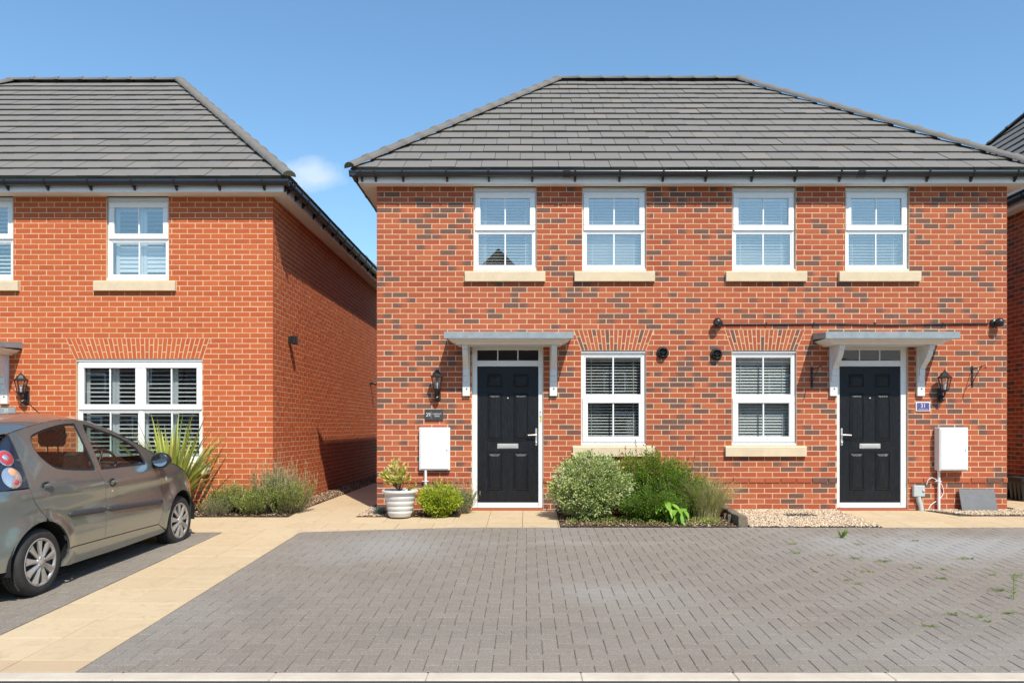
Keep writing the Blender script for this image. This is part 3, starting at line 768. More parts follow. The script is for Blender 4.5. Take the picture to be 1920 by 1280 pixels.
def shutter(x0,x1,z0,z1,y,label,open_ang=35,pitch=.062,low_ang=None):
    t=thing('plantation_shutter',label,'shutter',((x0+x1)/2,y,z0),group='white louvred shutters in the orange brick house'); w=(x1-x0)/2; H=z1-z0
    f=MB(); st=.05; mid=H*.50
    for a in (-w,w-st): f.box(a,a+st,-.014,.014,0,H,bev=.003)
    for c in (0,mid-.03,H-.07): f.box(-w+st,w-st,-.013,.013,c,c+.06 if c!=H-.07 else c+.07,bev=.003)
    f.build('shutter_frame',M_SHUTTER,t)
    def louvre(ang):
        s=MB(); hw=.034; a=R(ang); prof=[]
        for k in range(8):
            q=2*math.pi*k/8; u,v=hw*math.cos(q),.005*math.sin(q); prof.append((u*math.cos(a)-v*math.sin(a),u*math.sin(a)+v*math.cos(a)))
        s.prism(prof,lambda p,q,d:(d,p,q),-w+st+.002,w-st-.002); return s.mesh('louvre',M_SHUTTER,recalc=True)
    m_hi=louvre(open_ang); m_lo=m_hi if low_ang is None else louvre(low_ang)
    for lo,hi,me in ((.06,mid-.03,m_lo),(mid+.03,H-.07,m_hi)):
        n=int((hi-lo)/pitch); o=((hi-lo)-n*pitch)/2
        for i in range(n): link_copy(me,'louvre',t,(0,0,lo+o+pitch*(i+.5)))
    return t
def door(house, x0,x1,z0,z1, lx0,lx1,lz0,lz1, y, hinge_left, handle_x, mirror):
    """front door with a fanlight. x0..z1 outer frame, lx0.. leaf"""
    yf=y+.035; m=MB(); L,Rr=lx0-x0,x1-lx1
    m.box(x0,lx0-.004,yf,yf+.07,z0,z1,bev=.005); m.box(lx1+.004,x1,yf,yf+.07,z0,z1,bev=.005)
    m.box(lx0-.004,lx1+.004,yf+.001,yf+.07,z1-.062,z1,bev=.004); m.box(lx0-.004,lx1+.004,yf+.001,yf+.07,lz1+.006,lz1+.088,bev=.004)
    fz0,fz1=lz1+.088,z1-.062; dw=(lx1-lx0)/3
    D=m.build('door',M_WHITE,house)
    for i in range(3):
        g=MB(); g.box(lx0+i*dw+.008,lx0+(i+1)*dw-.008,yf+.03,yf+.034,fz0,fz1); g.build('fanlight_pane',M_GLASS,D)
    for i in (1,2):
        b=MB(); b.box(lx0+i*dw-.008,lx0+i*dw+.008,yf+.018,yf+.04,fz0-.001,fz1+.001,bev=.002); b.build('glazing_bar',M_WHITE,D)
    s=MB(); s.box(lx0-.004,lx1+.004,yf-.012,yf+.07,z0+.001,z0+.03,bev=.006); s.box(lx0,lx1,yf+.004,yf+.06,z0+.034,lz0-.004,bev=.006)
    s.build('threshold',M_WHITE,D)
    yl=yf+.018; lf=MB(); lf.box(lx0+.002,lx1-.002,yl,yl+.044,lz0,lz1,bev=.003)
    leaf=lf.build('door_leaf',M_DOOR,D)
    W_=lx1-lx0; H_=lz1-lz0
    def panel(a,b,c,d):
        A,B=lx0+a*W_,lx0+b*W_; Cc,Dd=lz1-d*H_,lz1-c*H_; p=MB()
        def ring(i,o,yi,yo):
            P=[(A+i,Cc+i),(B-i,Cc+i),(B-i,Dd-i),(A+i,Dd-i)]; Q=[(A+o,Cc+o),(B-o,Cc+o),(B-o,Dd-o),(A+o,Dd-o)]
            for k in range(4):
                p.quad((P[k][0],yi,P[k][1]),(P[(k+1)%4][0],yi,P[(k+1)%4][1]),(Q[(k+1)%4][0],yo,Q[(k+1)%4][1]),(Q[k][0],yo,Q[k][1]))
        ring(0,.006,yl-.0005,yl-.009); ring(.006,.012,yl-.009,yl-.0085); ring(.012,.018,yl-.0085,yl-.0008); ring(.018,.052,yl-.0008,yl-.017)
        o=.052; p.quad((A+o,yl-.017,Cc+o),(B-o,yl-.017,Cc+o),(B-o,yl-.017,Dd-o),(A+o,yl-.017,Dd-o))
        p.build('panel',M_DOOR,D)
    for (c,d) in ((.055,.150),(.197,.545),(.632,.910)):
        panel(.162,.405,c,d); panel(.595,.838,c,d)
    r=MB(); r.box(lx0+.16*W_,lx0+.835*W_,yl-.004,yl-.0005,lz1-.628*H_,lz1-.550*H_,bev=.002); r.build('rail',M_DOOR,D)
    r=MB(); r.box(lx0+.16*W_,lx0+.835*W_,yl-.003,yl-.0005,lz1-.985*H_,lz1-.918*H_,bev=.002); r.build('rail',M_DOOR,D)
    k=MB(); xc=(lx0+lx1)/2; zc=lz1-.585*H_; k.box(xc-.15,xc+.15,yl-.014,yl-.004,zc-.035,zc+.035,bev=.006); k.box(xc-.125,xc+.125,yl-.020,yl-.0145,zc-.022,zc+.020,bev=.004)
    k.build('letterbox',M_CHROME,D)
    k=MB(); k.lathe([(0,-.014),(.007,-.014),(.011,-.010),(.011,0)],16,(xc,yl-.0005,lz1-.232*H_),'Y'); k.build('door_viewer',M_CHROME,D)
    h=MB(); hx=handle_x; hz=FZ(818); h.box(hx-.014,hx+.014,yl-.012,yl-.0005,hz-.13,hz+.115,bev=.006)
    h.tube([(hx,yl-.010,hz+.02),(hx,yl-.048,hz+.02)],.009,10); sg=-1 if not mirror else 1
    h.tube([(hx,yl-.046,hz+.02),(hx+sg*.02,yl-.05,hz+.021),(hx+sg*.12,yl-.05,hz+.018)],[.010,.0095,.0085],10)
    h.lathe([(0,-.020),(.010,-.020),(.012,-.016),(.012,0)],14,(hx,yl-.011,hz-.085),'Y'); h.build('handle',M_CHROME,D)
    return D
def canopy(house, xa,xb,y,zc,P=.525, curl=False):
    m=MB(); zt=zc+.036; zb=zc-.036
    # lead-grey roof slab, gently falling forward
    fr=lambda a,b,d:(d,a,b)
    m.prism([(y+.0,zt+.045),(y-P,zt),(y-P,zb),(y-P+.02,zb),(y+.0,zb+.03)],fr,xa,xb)
    m.box(xa-.012,xb+.012,y-P-.012,y-P-.001,zb-.012,zt+.006,bev=.003)
    o=m.build('canopy',M_LEAD,house,recalc=True)
    w=MB(); i=.03; q=[(xa+i,y-P+i,zb-.001),(xb-i,y-P+i,zb-.001),(xb-i,y-.002,zb-.001),(xa+i,y-.002,zb-.001)]
    j=.085; q2=[(xa+j,y-P+.075,zb-.038),(xb-j,y-P+.075,zb-.038),(xb-j,y-.002,zb-.038),(xa+j,y-.002,zb-.038)]
    j=.125; q3=[(xa+j,y-P+.115,zb-.052),(xb-j,y-P+.115,zb-.052),(xb-j,y-.002,zb-.052),(xa+j,y-.002,zb-.052)]
    j=.15; q4=[(xa+j,y-P+.14,zb-.075),(xb-j,y-P+.14,zb-.075),(xb-j,y-.002,zb-.075),(xa+j,y-.002,zb-.075)]
    vs=q+q2+q3+q4; fs=[(3,2,1,0)]
    for r_ in range(3):
        for k in range(4): fs.append((r_*4+k,r_*4+(k+1)%4,(r_+1)*4+(k+1)%4,(r_+1)*4+k))
    fs.append((12,13,14,15)); w.add(vs,fs); w.build('cornice',M_WHITEP,o,recalc=True)
    for cx in (xa+.255 if not curl else xa+.29, xb-.245 if not curl else xb-.275):
        b=MB(); h=.046; zt2=zb-.076; Z=lambda v:v
        prof=[(0,1.61),(-.040,1.61),(-.045,1.615),(-.045,1.80),(-.062,1.808),(-.062,1.885),(-.085,1.893),(-.085,1.985),(-.105,1.99)]
        prof+=[(-.105-.10*math.sin(t)**2*1.0-.02*t, 1.99+.13*t/1.57) for t in [.3,.6,.9,1.2,1.45]]
        prof+=[(-.262,2.135),(-.29,2.165),(-.31,2.21),(-.318,2.235),(-.355,2.24),(-.355,zt2),(0,zt2)]
        prof=[(y+a,b_) for a,b_ in prof]
        b.prism([(y-.001,1.605),(y-.046,1.605),(y-.046,zt2),(y-.001,zt2)],fr,cx-.052,cx+.052)
        b.prism(prof[3:],fr,cx-.036,cx+.036)
        b.lathe([(0,-.004),(.010,-.004),(.010,0)],10,(cx+.005,y-.0465,1.705),'Y',mi=1)
        b.build('bracket',[M_WHITEP,M_BLACK],o,recalc=True)
    return o
# ================================================================== the dark-flecked brick pair of houses
def rebase(e, loc):
    loc=Vector(loc); e.location=loc
    for ch in e.children: ch.location=ch.location-loc
def noise2(x,z):
    return math.sin(x*1.7+z*2.3)+math.sin(x*3.1-z*4.1+1.3)+math.sin(x*.9+z*6.7+.4)
def dark_blend(n,x):
    z=n*.075; p=.27+.075*noise2(x,z)
    if n in (58,59,44,43) : p+=.05
    t=rng.random(); r=rng.random()
    if rng.random()<p:
        if t<.45: dl=dr=1.0
        elif t<.73: dl,dr=1.0,.1
        else: dl,dr=.1,1.0
    else: dl=dr=0.0
    return (r,dl,dr,rng.random())
def plain_blend(n,x): return (rng.random(),0,0,rng.random())
def blocker(rects, arches):
    def f(n,z0,z1):
        out=[]; zm=(z0+z1)/2
        for (a,b,c,d) in rects:
            if c-.001<zm<d+.001: out.append((a,a,b,b))
        for (bx0,bx1,tx0,tx1,za,zb) in arches:
            if za-.001<zm<zb+.001:
                L=lambda z:bx0+(tx0-bx0)*(z-za)/(zb-za)-.004; Q=lambda z:bx1+(tx1-bx1)*(z-za)/(zb-za)+.004
                out.append((L(z0),L(z1),Q(z0),Q(z1)))
        return out
    return f
X0,X1=-2.12,6.82
FRM=lambda a,z,d:(a,-d,z)
pair=thing('house_pair','pair of small joined houses in red brick flecked with dark bricks, two black doors','house')
UP=[(FX(888),FX(1006)),(FX(1092),FX(1211.5)),(FX(1373),FX(1492)),(FX(1585),FX(1704.5))]
LO=[(FX(1089.8),FX(1210.8)),(FX(1372.3),FX(1493.3))]
DR=[(FX(885),FX(1018.5)),(FX(1569.5),FX(1702))]
WT=4.576
ops=[(a,b,3.375,WT+.01) for a,b in UP]+[(a,b,.90,2.25) for a,b in LO]+[(a,b,-.04,2.325) for a,b in DR]
sills=[(FX(872),FX(1022),3.225,3.375),(FX(1077),FX(1227),3.225,3.375),(FX(1360),FX(1511),3.225,3.375),(FX(1571.5),FX(1724),3.225,3.375),
       (FX(1074),FX(1227),.75,.90),(FX(1359),FX(1510),.75,.90)]
arcs=[(FX(1090),FX(1211),FX(1075.5),FX(1226),2.25,2.55),(FX(1372.3),FX(1493.3),FX(1359),FX(1509.5),2.25,2.55)]
w=MB(); wall_shell(w,FRM,X0,X1,-.35,WT+.004,[(a,b,c,min(d,WT+.004)) if d>WT else (a,b,c,d) for a,b,c,d in ops],.30); wall=w.build('wall',M_MORTAR,pair)
mo=[(a-.004,b+.004,c,d) for a,b,c,d in ops]+[(a-.006,b+.006,c,d) for a,b,c,d in sills]
ph=lambda n:(0 if n%2==0 else .1125)
rest=build_bricks(pair,M_BRICK_A,FRM,X0-.005,X1+.005,0.005,-3,61,ph,blocker(mo,arcs),300,dark_blend,lambda n:.018 if n==5 else .0016,cam_score(1))
rest.build('brickwork',M_BRICK_A,pair,stuff=True)
am=MB()
for q in arcs: arch(am,FRM,*q[:4],2.25,2.55,18,.22)
am.build('flat_arch',M_BRICK_A,pair,stuff=True)
# gable-side and back walls
def side_wall(house,X,face,y0,y1,zb,n1,mat,dark,ztop,limit=0,name='side_wall',score=None,thick=.30):
    s=1 if face>0 else -1; fr=lambda a,z,d:(X+s*d,a,z)
    w=MB(); wall_shell(w,fr,y0,y1,zb-.35,ztop,[],thick); w.build(name,M_MORTAR,house,recalc=True)
    r=build_bricks(house,mat,fr,y0+.0165,y1-.002,zb+.005,-3,n1,lambda n:(.1125+.020 if n%2==0 else .020),lambda n,a,b:[],limit,dark,score=score)
    r.build('side_brickwork',mat,house,stuff=True)
side_wall(pair,X0-.002,-1,.006,8.9,0,61,M_BRICK_A,dark_blend,WT)
side_wall(pair,X1+.002,1,.006,8.9,0,61,M_BRICK_A,dark_blend,WT)
b=MB(); b.box(X0+.31,X1-.31,8.6,8.9,-.35,WT-.01); b.build('back_wall',M_BRICK_A,pair)
# rooms
b=MB()
b.quad((X0+.31,3.6,0),(X1-.31,3.6,0),(X1-.31,3.6,WT),(X0+.31,3.6,WT)); 
for z in (.12,2.42,2.66,WT-.06): b.quad((X0+.31,.302,z),(X1-.31,.302,z),(X1-.31,3.6,z),(X0+.31,3.6,z))
for x in (X0+.32,.42,2.35,4.10,X1-.32): b.quad((x,.302,0),(x,3.6,0),(x,3.6,WT),(x,.302,WT))
b.build('room_lining',M_ROOM,pair)
WN=[]
for i,(a,c) in enumerate(UP): WN.append(window(pair,a,c,3.375,WT-.002,0.0,3.955,'top',head=.055,sill=sills[i]))
for i,(a,c) in enumerate(LO): WN.append(window(pair,a,c,.90,2.25,0.0,1.583,'bottom',head=.03,sill=sills[4+i]))
# trim: fascia, soffit, gutters
ZE=WT
b=MB(); b.box(-2.35,7.05,-.172,-.150,ZE-.002,ZE+.15,bev=.003); b.box(-2.35,-2.328,-.149,9.05,ZE-.002,ZE+.15); b.box(7.028,7.05,-.149,9.05,ZE-.002,ZE+.15); b.build('fascia',M_WHITE,pair)
b=MB(); b.box(-2.327,7.027,-.1495,-.004,ZE+.0,ZE+.009); b.box(-2.327,-2.124,-.003,9.0,ZE,ZE+.009); b.box(6.824,7.027,-.003,9.0,ZE,ZE+.009); b.build('soffit',M_SOFFIT,pair)
bx=lambda px:(px-987)*11.02/1493
gutter(pair,(-2.46,-.174,4.722),(7.165,-.174,4.722),(0,-1,0),[bx(p)+2.46 for p in (676,702,754,837,916,998,1079,1163,1245,1326,1413,1495,1579,1664,1745,1828,1911)])
gutter(pair,(-2.352,-.28,4.722),(-2.352,9.2,4.722),(-1,0,0),[.3+.8*i for i in range(11)])
gutter(pair,(7.052,-.28,4.722),(7.052,9.2,4.722),(1,0,0),[.3+.8*i for i in range(11)])
for px in (1063,1617):
    x=bx(px); b=MB(); b.lathe([(.062,-.05),(.066,-.045),(.066,.045),(.062,.05)],14,(x,-.174-.056,4.718),'X',a0=math.pi*.0,a1=math.pi*2)
    b=MB(); K=12
    for s0,s1 in((-.05,-.035),(.035,.05),(-.03,.03)):
        rr=.066 if s0!=-.03 else .063; vs=[]
        for s_ in (s0,s1): vs+=[(x+s_,-.174-(.056-rr*math.cos(math.pi*k/K)),4.724-rr*1.42*math.sin(math.pi*k/K)**.8) for k in range(K+1)]
        b.add(vs,[(k,k+1,K+2+k,K+1+k) for k in range(K)])
    b.build('gutter_joint',M_BLACK,pair)
# roof
def hip_roof(house, ex0,ex1,ey0,ey1,ze,rx0,rx1,ry,zr,limit,left_hip=True,right_hip=True,vis=None,w=.36,rows_n=None):
    rs=MB(); A=(ex0,ey0,ze);B=(ex1,ey0,ze);Cc=(ex1,ey1,ze);D=(ex0,ey1,ze);P=(rx0,ry,zr);Q=(rx1,ry,zr)
    dn=lambda p:(p[0],p[1],p[2]-.02); vs=[dn(p) for p in (A,B,Cc,D,P,Q)]
    rs.add(vs,[(0,1,5,4),(1,2,5),(2,3,4,5),(3,0,4),(3,2,1,0)]); roof=rs.build('roof',M_UNDER,house)
    rests=[]
    D_=ry-ey0; rise=zr-ze; L=math.hypot(D_,rise); V=Vector((0,D_/L,rise/L)); U=Vector((1,0,0)); N=U.cross(V)
    n=rows_n or round(L/.379); g=L/n
    poly=[(ex0,0),(ex1,0),(rx1,L),(rx0,L)]
    rests.append(tiles(roof,(0,ey0,ze),U,V,N,poly,g,w,limit,n,score_x=vis))
    D2=ey1-ry; L2=math.hypot(D2,rise); V2=Vector((0,-D2/L2,rise/L2)); U2=Vector((-1,0,0))
    rests.append(tiles(roof,(0,ey1,ze),U2,V2,U2.cross(V2),[(-ex1,0),(-ex0,0),(-rx0,L2),(-rx1,L2)],L2/round(L2/.379),w,0,round(L2/.379)))
    if left_hip:
        H=rx0-ex0; L3=math.hypot(H,rise); V3=Vector((H/L3,0,rise/L3)); U3=Vector((0,-1,0))
        rests.append(tiles(roof,(ex0,0,ze),U3,V3,U3.cross(V3),[(-ey1,0),(-ey0,0),(-ry,L3)],L3/round(L3/.379),w,0,round(L3/.379)))
    if right_hip:
        H=ex1-rx1; L3=math.hypot(H,rise); V3=Vector((-H/L3,0,rise/L3)); U3=Vector((0,1,0))
        rests.append(tiles(roof,(ex1,0,ze),U3,V3,U3.cross(V3),[(ey0,0),(ey1,0),(ry,L3)],L3/round(L3/.379),w,0,round(L3/.379)))
    m=MB()
    for r in rests:
        k=len(m.v); m.v+=r.v; m.c+=r.c; m.u+=r.u; m.f+=[tuple(i+k for i in f) for f in r.f]; m.mi+=r.mi; m.sm+=r.sm
    m.build('roof_tiling',M_TILE,roof,stuff=True)
    up=Vector((0,0,.035))
    ridge_run(roof,Vector(P)+up,Vector(Q)+up)
    if left_hip: ridge_run(roof,Vector(A)+up*.6+Vector((-.02,-.03,0)),Vector(P)+up); ridge_run(roof,Vector(D)+up,Vector(P)+up)
    if right_hip: ridge_run(roof,Vector(B)+up*.6+Vector((.02,-.03,0)),Vector(Q)+up); ridge_run(roof,Vector(Cc)+up,Vector(Q)+up)
    return roof
hip_roof(pair,-2.43,7.13,-.25,9.15,4.735,.62,4.25,4.55,8.03,300,rows_n=15)
# doors and canopies
ly=lambda py:FZ(py)
D29=door(pair,DR[0][0],DR[0][1],0.012,2.325,FX(895),FX(1009),FZ(942),FZ(687),0,True,FX(1005.5),False); D29['label']='black door of number 29 with the handle on its right'
D31=door(pair,DR[1][0],DR[1][1],0.012,2.325,FX(1576.5),FX(1690.5),FZ(942),FZ(687),0,False,FX(1580.5),True); D31['label']='black door of number 31 with the handle on its left'
b=MB(); b.box(DR[0][0]-.0,DR[0][1]+.0,-.02,.03,-.10,.010,bev=.004); b.box(DR[1][0],DR[1][1],-.02,.03,-.10,.010,bev=.004); b.build('doorstep',M_BRICK_A,pair)
canopy(pair,-1.105,.628,0,2.41)
canopy(pair,4.06,5.86,0,2.41,curl=True)
# blinds inside
def room_dress():
    for i,(a,c) in enumerate(UP):
        lab=['white venetian blind in the leftmost upper window of the dark-flecked pair','white venetian blind in the second upper window from the left, over the shrubs',
             'white venetian blind in the third upper window from the left','white venetian blind in the rightmost upper window, above the right canopy'][i]
        blind(a+.055,c-.055,3.46,WT-.12,.17,[-10,-12,-9,-10][i],lab)
    blind(LO[0][0]+.055,LO[0][1]-.055,.99,2.19,.17,18,'thin-edged cream venetian blind in the ground floor window beside door 29')
    blind(LO[1][0]+.055,LO[1][1]-.055,.99,2.19,.17,42,'half-tilted white venetian blind in the ground floor window beside door 31')
room_dress()
def curtain(x0,x1,z0,z1,y,label):
    b=MB(); n=24; vs=[]
    for k in range(n+1):
        x=x0+(x1-x0)*k/n; yy=y+.018*math.sin(k*1.9)
        vs+=[(x,yy,z0),(x,yy,z1)]
    b.add(vs,[(2*k,2*k+2,2*k+3,2*k+1) for k in range(n)],smooth=True); tag(b.build('curtain',M_CURTAIN),label,'curtain','curtains behind the upper blinds')
curtain(UP[0][0]+.05,UP[0][0]+.17,3.4,4.5,.32,'pale curtain at the left edge of the upper window over door 29')
curtain(UP[0][1]-.16,UP[0][1]-.04,3.4,4.5,.32,'pale curtain at the right edge of the upper window over door 29')
b=MB(); b.box(-.36,.36,-.012,.012,0,.62,bev=.004); mb_=b.build('headboard',M_CURTAIN,loc=((UP[1][0]+UP[1][1])/2-.02,.36,3.33)); tag(mb_,'pale upholstered board standing behind the blind of the second upper window','headboard')
b=MB(); b.box(-.40,.40,-.012,.012,0,.36,bev=.004); mb_=b.build('towel',M_CURTAIN,loc=((UP[2][0]+UP[2][1])/2,.36,3.36)); tag(mb_,'pale cloth low behind the blind of the third upper window','cloth')
b=MB(); b.box(-.12,.12,-.02,.02,0,.72,bev=.01); mb_=b.build('chair_back',M_GREYCLOTH,loc=(LO[0][0]+.20,.42,.94)); tag(mb_,'grey chair back at the left inside the ground floor window of 29','chair')
b=MB(); b.box(-.07,.07,-.07,.07,0,.33,bev=.01); mb_=b.build('storage_tub',M_WHITE,loc=(LO[0][1]-.15,.42,.95)); tag(mb_,'white tub standing at the right inside the ground floor window of 29','tub')

# ================================================================== the orange brick house on the left
LX=lambda px:(px-987)/130.8
LZ=lambda py:(799-py)/130.8+1.174
YL=.14; ZB=-.033; CX=-3.647
FRL=lambda a,z,d:(a,YL-d,z)
left=thing('house','orange brick house with slatted shutters, standing left across the side path','house')
LW=4.477; XL=-12.6
lu=[(LX(197.3),LX(314.3)),(LX(-95),LX(21.7))]; ll=(LX(140.5),LX(377.6)); dl=(LX(-150),LX(-17))
ops=[(a,b_,3.267,LW+.01) for a,b_ in lu]+[(ll[0],ll[1],.642,2.142),(dl[0],dl[1],-.1,2.217)]
sl=[(LX(176),LX(329),3.117,3.267),(LX(-116),LX(34.8),3.117,3.267),(LX(125),LX(392),.492,.642)]
w=MB(); wall_shell(w,FRL,XL,CX,-.35,LW+.004,[(a,b_,c,min(d,LW+.004)) for a,b_,c,d in ops],.30); w.build('wall',M_MORTAR,left)
la=[(LX(138.5),LX(378),LX(121),LX(391),2.142,2.442)]
mo=[(a-.004,b_+.004,c,d) for a,b_,c,d in ops]+[(a-.006,b_+.006,c,d) for a,b_,c,d in sl]
FRM_=lambda a,z,d:(-a,YL-d,z)     # bond counted leftwards from the corner
def blockL(n,z0,z1):
    return [(-bb,-bt,-ab,-at) for (ab,at,bb,bt) in blocker(mo,la)(n,z0,z1)]
def lscore(t):
    n,z0,z1,s=t; X=-(s[0]+s[2])/2; w_=min(s[2]-s[0],.215); return (-w_*1000+math.hypot(X,z0-1.6)) if (X>-7.4 and z0>.3) else 99
class MirrorFR: pass
L_=[]
rows(FRM_,-CX-.005,-XL,ZB+.005,-3,61,lambda n:(0 if n%2==0 else .1125),blockL,lambda n,z0,z1,s:L_.append((n,z0,z1,s)))
L_.sort(key=lscore); rest=MB()
for k,(n,z0,z1,s) in enumerate(L_):
    if z1>LW+.02: continue
    jt=lambda:rng.uniform(-.0011,.0011)
    lb,lt,rb_,rt=-s[2]+jt(),-s[3],-s[0]+jt(),-s[1]
    if abs(lt-lb)<.004: lt=lb
    if abs(rt-rb_)<.004: rt=rb_
    col=plain_blend(n,0); z0+=jt(); z1+=jt(); pr=.0016+rng.uniform(-.0004,.0008)
    if k<300:
        m=MB(); o=FRL(lb,z0,0); brick_shape(m,FRL,lb,lt,rb_,rt,z0,z1,pr,col); m.v=[(x-o[0],y-o[1],z-o[2]) for x,y,z in m.v]; m.build('brick',M_BRICK_B,left,loc=o)
    else: brick_shape(rest,FRL,lb,lt,rb_,rt,z0,z1,pr,col)
rest.build('brickwork',M_BRICK_B,left,stuff=True)
am=MB(); arch(am,FRL,*la[0][:4],2.142,2.442,31,0); am.build('flat_arch',M_BRICK_B,left,stuff=True)
side_wall(left,CX+.002,1,YL+.006,9.1,ZB,60,M_BRICK_B,plain_blend,LW)
b=MB(); b.box(XL,CX-.31,8.8,9.1,-.35,LW-.01); b.box(XL-.3,XL,YL+.01,9.1,-.35,LW-.01); b.build('back_wall',M_BRICK_B,left)
b=MB(); b.quad((XL,3.8,0),(CX-.31,3.8,0),(CX-.31,3.8,LW),(XL,3.8,LW))
for z in (.10,2.32,2.56,LW-.06): b.quad((XL,YL+.302,z),(CX-.31,YL+.302,z),(CX-.31,3.8,z),(XL,3.8,z))
for x in (CX-.32,-7.0): b.quad((x,YL+.302,0),(x,3.8,0),(x,3.8,LW),(x,YL+.302,LW))
b.build('room_lining',M_ROOM,left)
window(left,lu[0][0],lu[0][1],3.267,LW-.002,YL,LZ(447),'top',head=.055,sill=sl[0])
window(left,lu[1][0],lu[1][1],3.267,LW-.002,YL,LZ(447),'top',head=.055,sill=sl[1])
window(left,ll[0],ll[1],.642,2.142,YL,LZ(768),'top',head=.03,sill=sl[2],mull=LX(259.5))
door(left,dl[0],dl[1],-.09,2.217,LX(-140),LX(-27),.0,1.94,YL,True,LX(-30),False)
cn=canopy(left,-8.99,-7.24,YL,2.41); cn.location=(0,0,-.108)
b=MB(); b.box(XL,-3.425,YL-.232,YL-.210,LW-.002,LW+.15,bev=.003); b.box(-3.447,-3.425,YL-.209,9.3,LW-.002,LW+.15); b.build('fascia',M_WHITE,left)
b=MB(); b.box(XL,-3.448,YL-.2095,YL-.004,LW,LW+.009); b.box(-3.643,-3.448,YL-.003,9.25,LW,LW+.009); b.build('soffit',M_SOFFIT,left)
b=MB(); b.box(-3.447-.18,-3.450,YL-.206,9.2,LW-.018,LW-.001); b.build('soffit_vent',M_SOFFIT,left) if False else None
gy=YL-.234; bl=lambda px:(px-987)*(11.31+gy-.05)/1493
gutter(left,(XL,gy,LW+.146),(-3.325,gy,LW+.146),(0,-1,0),[bl(p)-XL for p in (-150,-70,12,87,168,250,329,410,494)])
gutter(left,(-3.423,gy-.06,LW+.146),(-3.423,9.3,LW+.146),(1,0,0),[.12,.25,.62]+[1.0+.62*i for i in range(13)])
hip_roof(left,-13.5,-3.33,-.16,9.45,4.645,-10.3,-6.93,4.64,8.04,300,left_hip=True,rows_n=16,vis=lambda t:(0 if sum(x for x,y in t[2])/len(t[2])>-7.45-t[0]*.17 else 1))
shutter(lu[0][0]+.05,(lu[0][0]+lu[0][1])/2-.002,3.33,LW-.10,YL+.19,'white louvred shutter, left leaf of the upper window in the orange house',open_ang=20,low_ang=72)
shutter((lu[0][0]+lu[0][1])/2+.002,lu[0][1]-.05,3.33,LW-.10,YL+.19,'white louvred shutter, right leaf of the upper window in the orange house',open_ang=10,low_ang=74)
shutter(lu[1][1]-.46,lu[1][1]-.05,3.33,LW-.10,YL+.19,'white louvred shutter in the upper window cut by the left edge of the photo',pitch=.058)
hw=(ll[1]-ll[0]-.1)/4; 
for i in range(4):
    shutter(ll[0]+.05+i*hw+.002,ll[0]+.05+(i+1)*hw-.002,.72,2.10,YL+.19,['white louvred shutter leaf behind the car roof, leftmost of four in the wide window','white louvred shutter leaf, second from left in the wide ground floor window',
      'white louvred shutter leaf, third from left in the wide ground floor window','white louvred shutter leaf, rightmost of four in the wide window, behind the spiky plant'][i],open_ang=20)

# ================================================================== third house, only its shaded flank and roof corner show
third=thing('house','shaded dark brick house beyond the right end of the pair, grey roof corner','house')
TX,TZ=8.36,4.80
side_wall(third,TX,-1,1.2,10.5,.0,64,M_BRICK_A,dark_blend,TZ)
F3=lambda a,z,d:(a,1.18-d,z)
b=MB(); wall_shell(b,F3,TX,17,-.35,TZ,[],.3); b.build('front_wall',M_MORTAR,third)
build_bricks(third,M_BRICK_A,F3,TX-.004,17,.005,-3,64,ph,lambda n,a,b:[],0,dark_blend).build('brickwork',M_BRICK_A,third,stuff=True)
b=MB(); b.box(TX+.31,17,10.2,10.5,-.35,TZ-.01); b.box(16.7,17,1.21,10.19,-.35,TZ-.01); b.build('back_wall',M_BRICK_A,third)
b=MB(); b.box(TX-.222,TX-.200,.78,10.7,TZ-.002,TZ+.15); b.box(TX-.199,17.2,.78,.80,TZ-.002,TZ+.15); b.build('fascia',M_WHITE,third)
b=MB(); b.box(TX-.199,TX-.005,.81,10.7,TZ,TZ+.009); b.box(TX,17.2,.81,.995,TZ,TZ+.009); b.build('soffit',M_SOFFIT,third)
gutter(third,(TX-.224,.70,TZ+.146),(TX-.224,10.7,TZ+.146),(-1,0,0),[.3+.62*i for i in range(16)])
hip_roof(third,TX-.31,17.3,.72,10.8,TZ+.17,TX+2.75,14.3,5.6,TZ+3.35,0)

